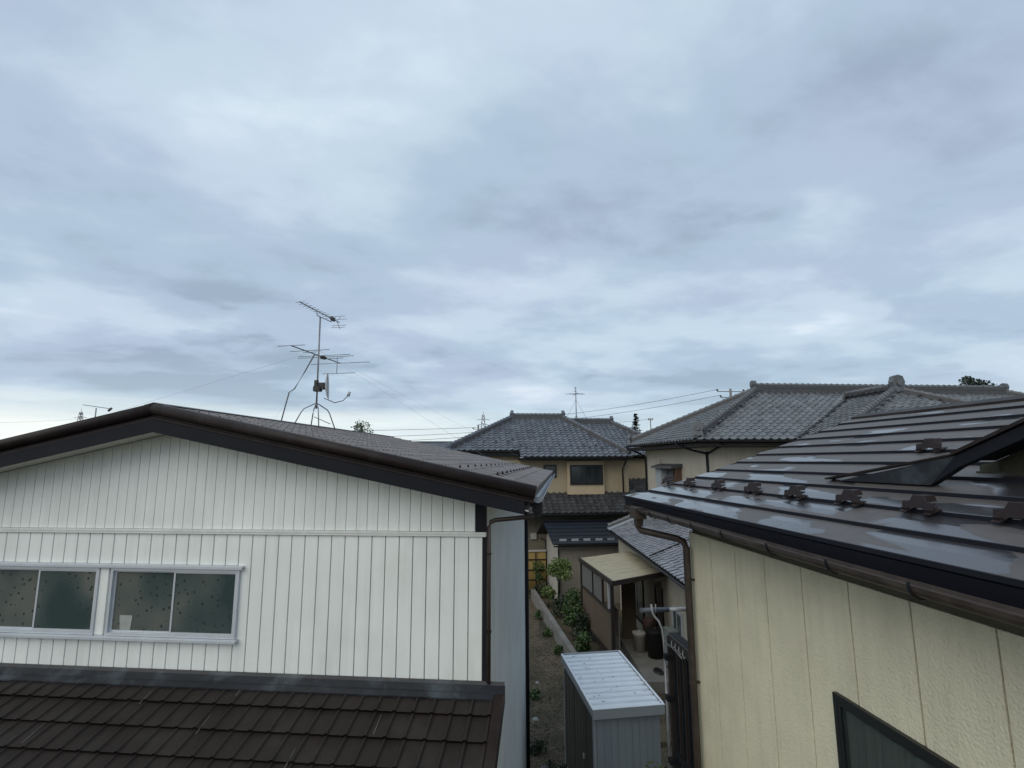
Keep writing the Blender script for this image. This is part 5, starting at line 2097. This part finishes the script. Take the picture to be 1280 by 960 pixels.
# low weeds through the lane
q = MB()
for i in range(900):
    y = R.uniform(8, 22)
    x = R.uniform(.4 + (y - 7) * .19, 3.0)
    if R.random() < .5 and not (abs(math.sin(x * 3.1 + y * 1.7)) > .75):
        continue
    for k in range(3):
        a = R.uniform(0, 6.28)
        l_ = R.uniform(.02, .06)
        q.add([(x, y, 0.002), (x + math.cos(a) * l_ * .5 - math.sin(a) * .008, y + math.sin(a) * l_ * .5 + math.cos(a) * .008, l_ * .6), (x + math.cos(a) * l_, y + math.sin(a) * l_, l_ * .5)], [(0, 1, 2)])
single('ground_cover', 'thin low weeds and moss in the gravel lane', None, q, 'leaf_dark', (2, 14, 0), kind='stuff')

# tree tops behind the roofs
tree('tree', 'small leafy tree top just showing over the brown ridge right of the aerial', 'tree', (-6.0, 30.0, 0), 8.15, 1.15, 2600, .13, 'leaf', .10, .8, 16, 15)
tree('tree', 'dark leafy tree top behind the right end of the stacked tile ridge', 'tree', (49.4, 45.0, 0), 13.9, 1.8, 4200, .26, 'leaf_dark', .22, .8, 22, 16)


def conifer(name, label, base, h_, r_, seed):
    t = Thing(name, label, 'tree', base)
    rr = random.Random(seed)
    q = MB()
    bx = Vector(base)
    z = .12
    while z < .985:
        n_ = 13
        for k in range(n_):
            a = rr.uniform(0, 6.28)
            zj = min(.98, z + rr.uniform(0, .03))
            L = r_ * (1 - zj) ** .9 * rr.uniform(.55, 1.2)
            st = bx + Vector((0, 0, h_ * zj))
            for j in range(9):
                f = (j + 1) / 9
                p = st + Vector((math.cos(a) * L * f, math.sin(a) * L * f, L * .25 * f * f - L * .12 * f))
                for m_ in range(3):
                    d = Vector((math.cos(a + rr.uniform(-1.1, 1.1)), math.sin(a + rr.uniform(-1.1, 1.1)), rr.uniform(-.35, .35))).normalized()
                    s_ = d.cross(Vector((0, 0, 1))).normalized()
                    l_ = h_ * .020 * rr.uniform(.5, 1.3)
                    q.add([p, p + d * l_ * .5 + s_ * l_ * .3, p + d * l_, p + d * l_ * .5 - s_ * l_ * .3], [(0, 1, 2, 3)])
        z += .026
    t.part('crown', q, 'leaf_dark')
    q = MB()
    q.tube([bx, bx + Vector((0, 0, h_ * .99))], h_ * .014, 6, taper=.02)
    t.part('trunk', q, 'bark')


conifer('conifer', 'lone dark conifer standing between the tan and plaster house roofs', (24.0, 70.0, 0), 12.6, 3.1, 4)

# ================================================================== far things
# house far behind, only its dark roof shows over the brown ridge
fh = Thing('far_house', 'distant house whose blue grey roof shows between brown ridge and tan house', 'house', (-3, 42, 0))
q = MB()
q.box(-9, 1.2, 40, 46, 0, 6.4)
fh.part('wall', q, 'tan_low')
q = MB()
q.prism([(-9.8, 39.2, 6.35), (2.0, 39.2, 6.35), (1.4, 43, 7.55), (-9.2, 43, 7.55)], (0, 0, -.1))
fr_ = fh.part('roof', q, 'tile_far')
for i in range(9):
    t_ = i / 9
    q = MB()
    q.box(-9.7 + .5 * t_, 1.95 - .5 * t_, 39.2 + 3.8 * t_, 39.3 + 3.8 * t_, 6.352 + 1.2 * t_, 6.40 + 1.2 * t_)
    fh.part('tile_row', q, 'tile_far', fr_)
q = MB()
q.box(-9.3, 1.45, 42.9, 43.15, 7.45, 7.62)
fh.part('ridge_course', q, 'tile_dark', fr_)


def pylon(label, x, y, h_, w_, group=None):
    t = Thing('transmission_tower', label, 'pylon', (x, y, 0), 0, group)
    q = MB()
    r_ = w_ * .045
    lv = [0, .25, .45, .62, .75, .86, .94, 1.0]
    wd = lambda f: w_ * (1 - f) ** 1.1 * 1.9 + w_ * .28
    c = lambda f, k: Vector((x + (wd(f) / 2) * (1 if k in (0, 3) else -1), y + (wd(f) / 2) * (1 if k in (0, 1) else -1), h_ * f))
    for i in range(len(lv) - 1):
        for k in range(4):
            q.tube([c(lv[i], k), c(lv[i + 1], k)], r_, 4)
            q.tube([c(lv[i], k), c(lv[i + 1], (k + 1) % 4)], r_ * .6, 4)
            q.tube([c(lv[i], (k + 1) % 4), c(lv[i + 1], k)], r_ * .6, 4)
    q.smooth = False
    t.part('lattice', q, 'steel')
    for f in (.70, .80, .90):
        q = MB()
        q.tube([(x - w_ * 1.0, y, h_ * f), (x, y, h_ * f + w_ * .22), (x + w_ * 1.0, y, h_ * f)], r_ * .8, 4)
        t.part('cross_arm', q, 'steel')
    q = MB()
    q.tube([(x, y, h_), (x, y, h_ * 1.06)], r_ * .7, 4)
    t.part('tip', q, 'steel')


pylon('distant lattice pylon rising over the tan house left hip', 18.3, 500, 50.5, 6.2)
pylon('faint distant pylon at the left above the white house verge', -278.5, 400, 42.5, 4.5)


def utility_pole(label, x, y, h_, arms, insul, r_=.14):
    t = Thing('utility_pole', label, 'utility pole', (x, y, 0))
    q = MB()
    q.tube([(x, y, 0), (x, y, h_)], r_, 8, taper=r_ * .75)
    t.part('pole', q, 'concrete')
    for (z, hw) in arms:
        q = MB()
        q.box(x - hw, x + hw, y - .05, y + .05, z - .05, z + .05)
        arm = t.part('cross_arm', q, 'steel')
        for s_ in (-1, 1):
            q = MB()
            q.tube([(x + s_ * hw, y, z + .05), (x + s_ * hw, y, z + .12)], .05, 6)
            q.tube([(x + s_ * hw, y, z + .121), (x + s_ * hw, y, z + .30)], insul, 6, taper=insul * .5)
            q.smooth = False
            t.part('insulator', q, 'black_plastic', arm)


utility_pole('far utility pole with brackets left of the tan house hip', 2.45, 90, 12.2, [(11.5, .9), (10.7, .9), (10.0, .9)], .22, .2)
utility_pole('utility pole top with two curved arms behind the big tiled roof', 32.74, 60, 14.7, [(14.35, 1.7), (13.6, 1.3)], .16, .2)
utility_pole('slim far pole right of the conifer', 33.57, 90, 13.6, [(13.2, .35)], .2, .12)


def wire(label, a, b_, sag, r_, group, n_=14):
    a, b_ = Vector(a), Vector(b_)
    q = MB()
    q.tube([a.lerp(b_, i / n_) - Vector((0, 0, sag * 4 * (i / n_) * (1 - i / n_))) for i in range(n_ + 1)], r_, 4)
    single('power_line', label, 'power line', q, 'wire', a, group=group)


wire('upper power line running from the utility pole over the conifer', (31.0, 60, 14.6), (8.0, 78, 12.4), .5, .022, 'power lines above the plaster house')
wire('middle power line running from the utility pole over the conifer', (31.4, 60, 13.9), (8.0, 78, 11.6), .5, .022, 'power lines above the plaster house')
wire('lowest power line crossing behind the conifer', (33.6, 90, 13.4), (8.0, 78, 10.9), .3, .022, 'power lines above the plaster house')
wire('topmost far power line over the distant roof left of the far pole', (2.4, 90, 11.8), (-45, 90, 11.4), .4, .03, 'power lines left of the far pole')
wire('middle far power line over the distant roof left of the far pole', (2.4, 90, 11.0), (-40, 80, 9.6), .5, .03, 'power lines left of the far pole')
wire('lowest far power line sloping down left of the far pole', (2.4, 90, 10.3), (-30, 60, 8.2), .5, .03, 'power lines left of the far pole')
wire('faint power line crossing the far left sky near the small pylon', (-278.5, 400, 37.5), (-420, 400, 37.5), 3, .05, None)

# aerial far left beyond the white house
a3 = Thing('tv_aerial', 'small distant aerial poking above the left verge of the white house', 'aerial', (-23.5, 35, 0))
q = MB()
q.tube([(-23.5, 35, 0), (-23.5, 35, 9.45)], .035, 6)
a3.part('mast', q, 'steel')
q = MB()
q.tube([(-24.05, 34.6, 9.62), (-22.9, 35.4, 9.45)], .02, 5)
a3.part('boom', q, 'steel')
for k in range(6):
    q = MB()
    c = Vector((-24.0 + k * .2, 34.65 + k * .14, 9.61 - k * .028))
    q.tube([c + Vector((.06, -.12, 0)), c - Vector((.06, -.12, 0))], .012, 4)
    a3.part('element', q, 'steel')
q = MB()
q.tube([(-22.95, 35.3, 9.3), (-22.9, 35.5, 9.5)], .07, 6)
a3.part('feed_box', q, 'black_plastic')
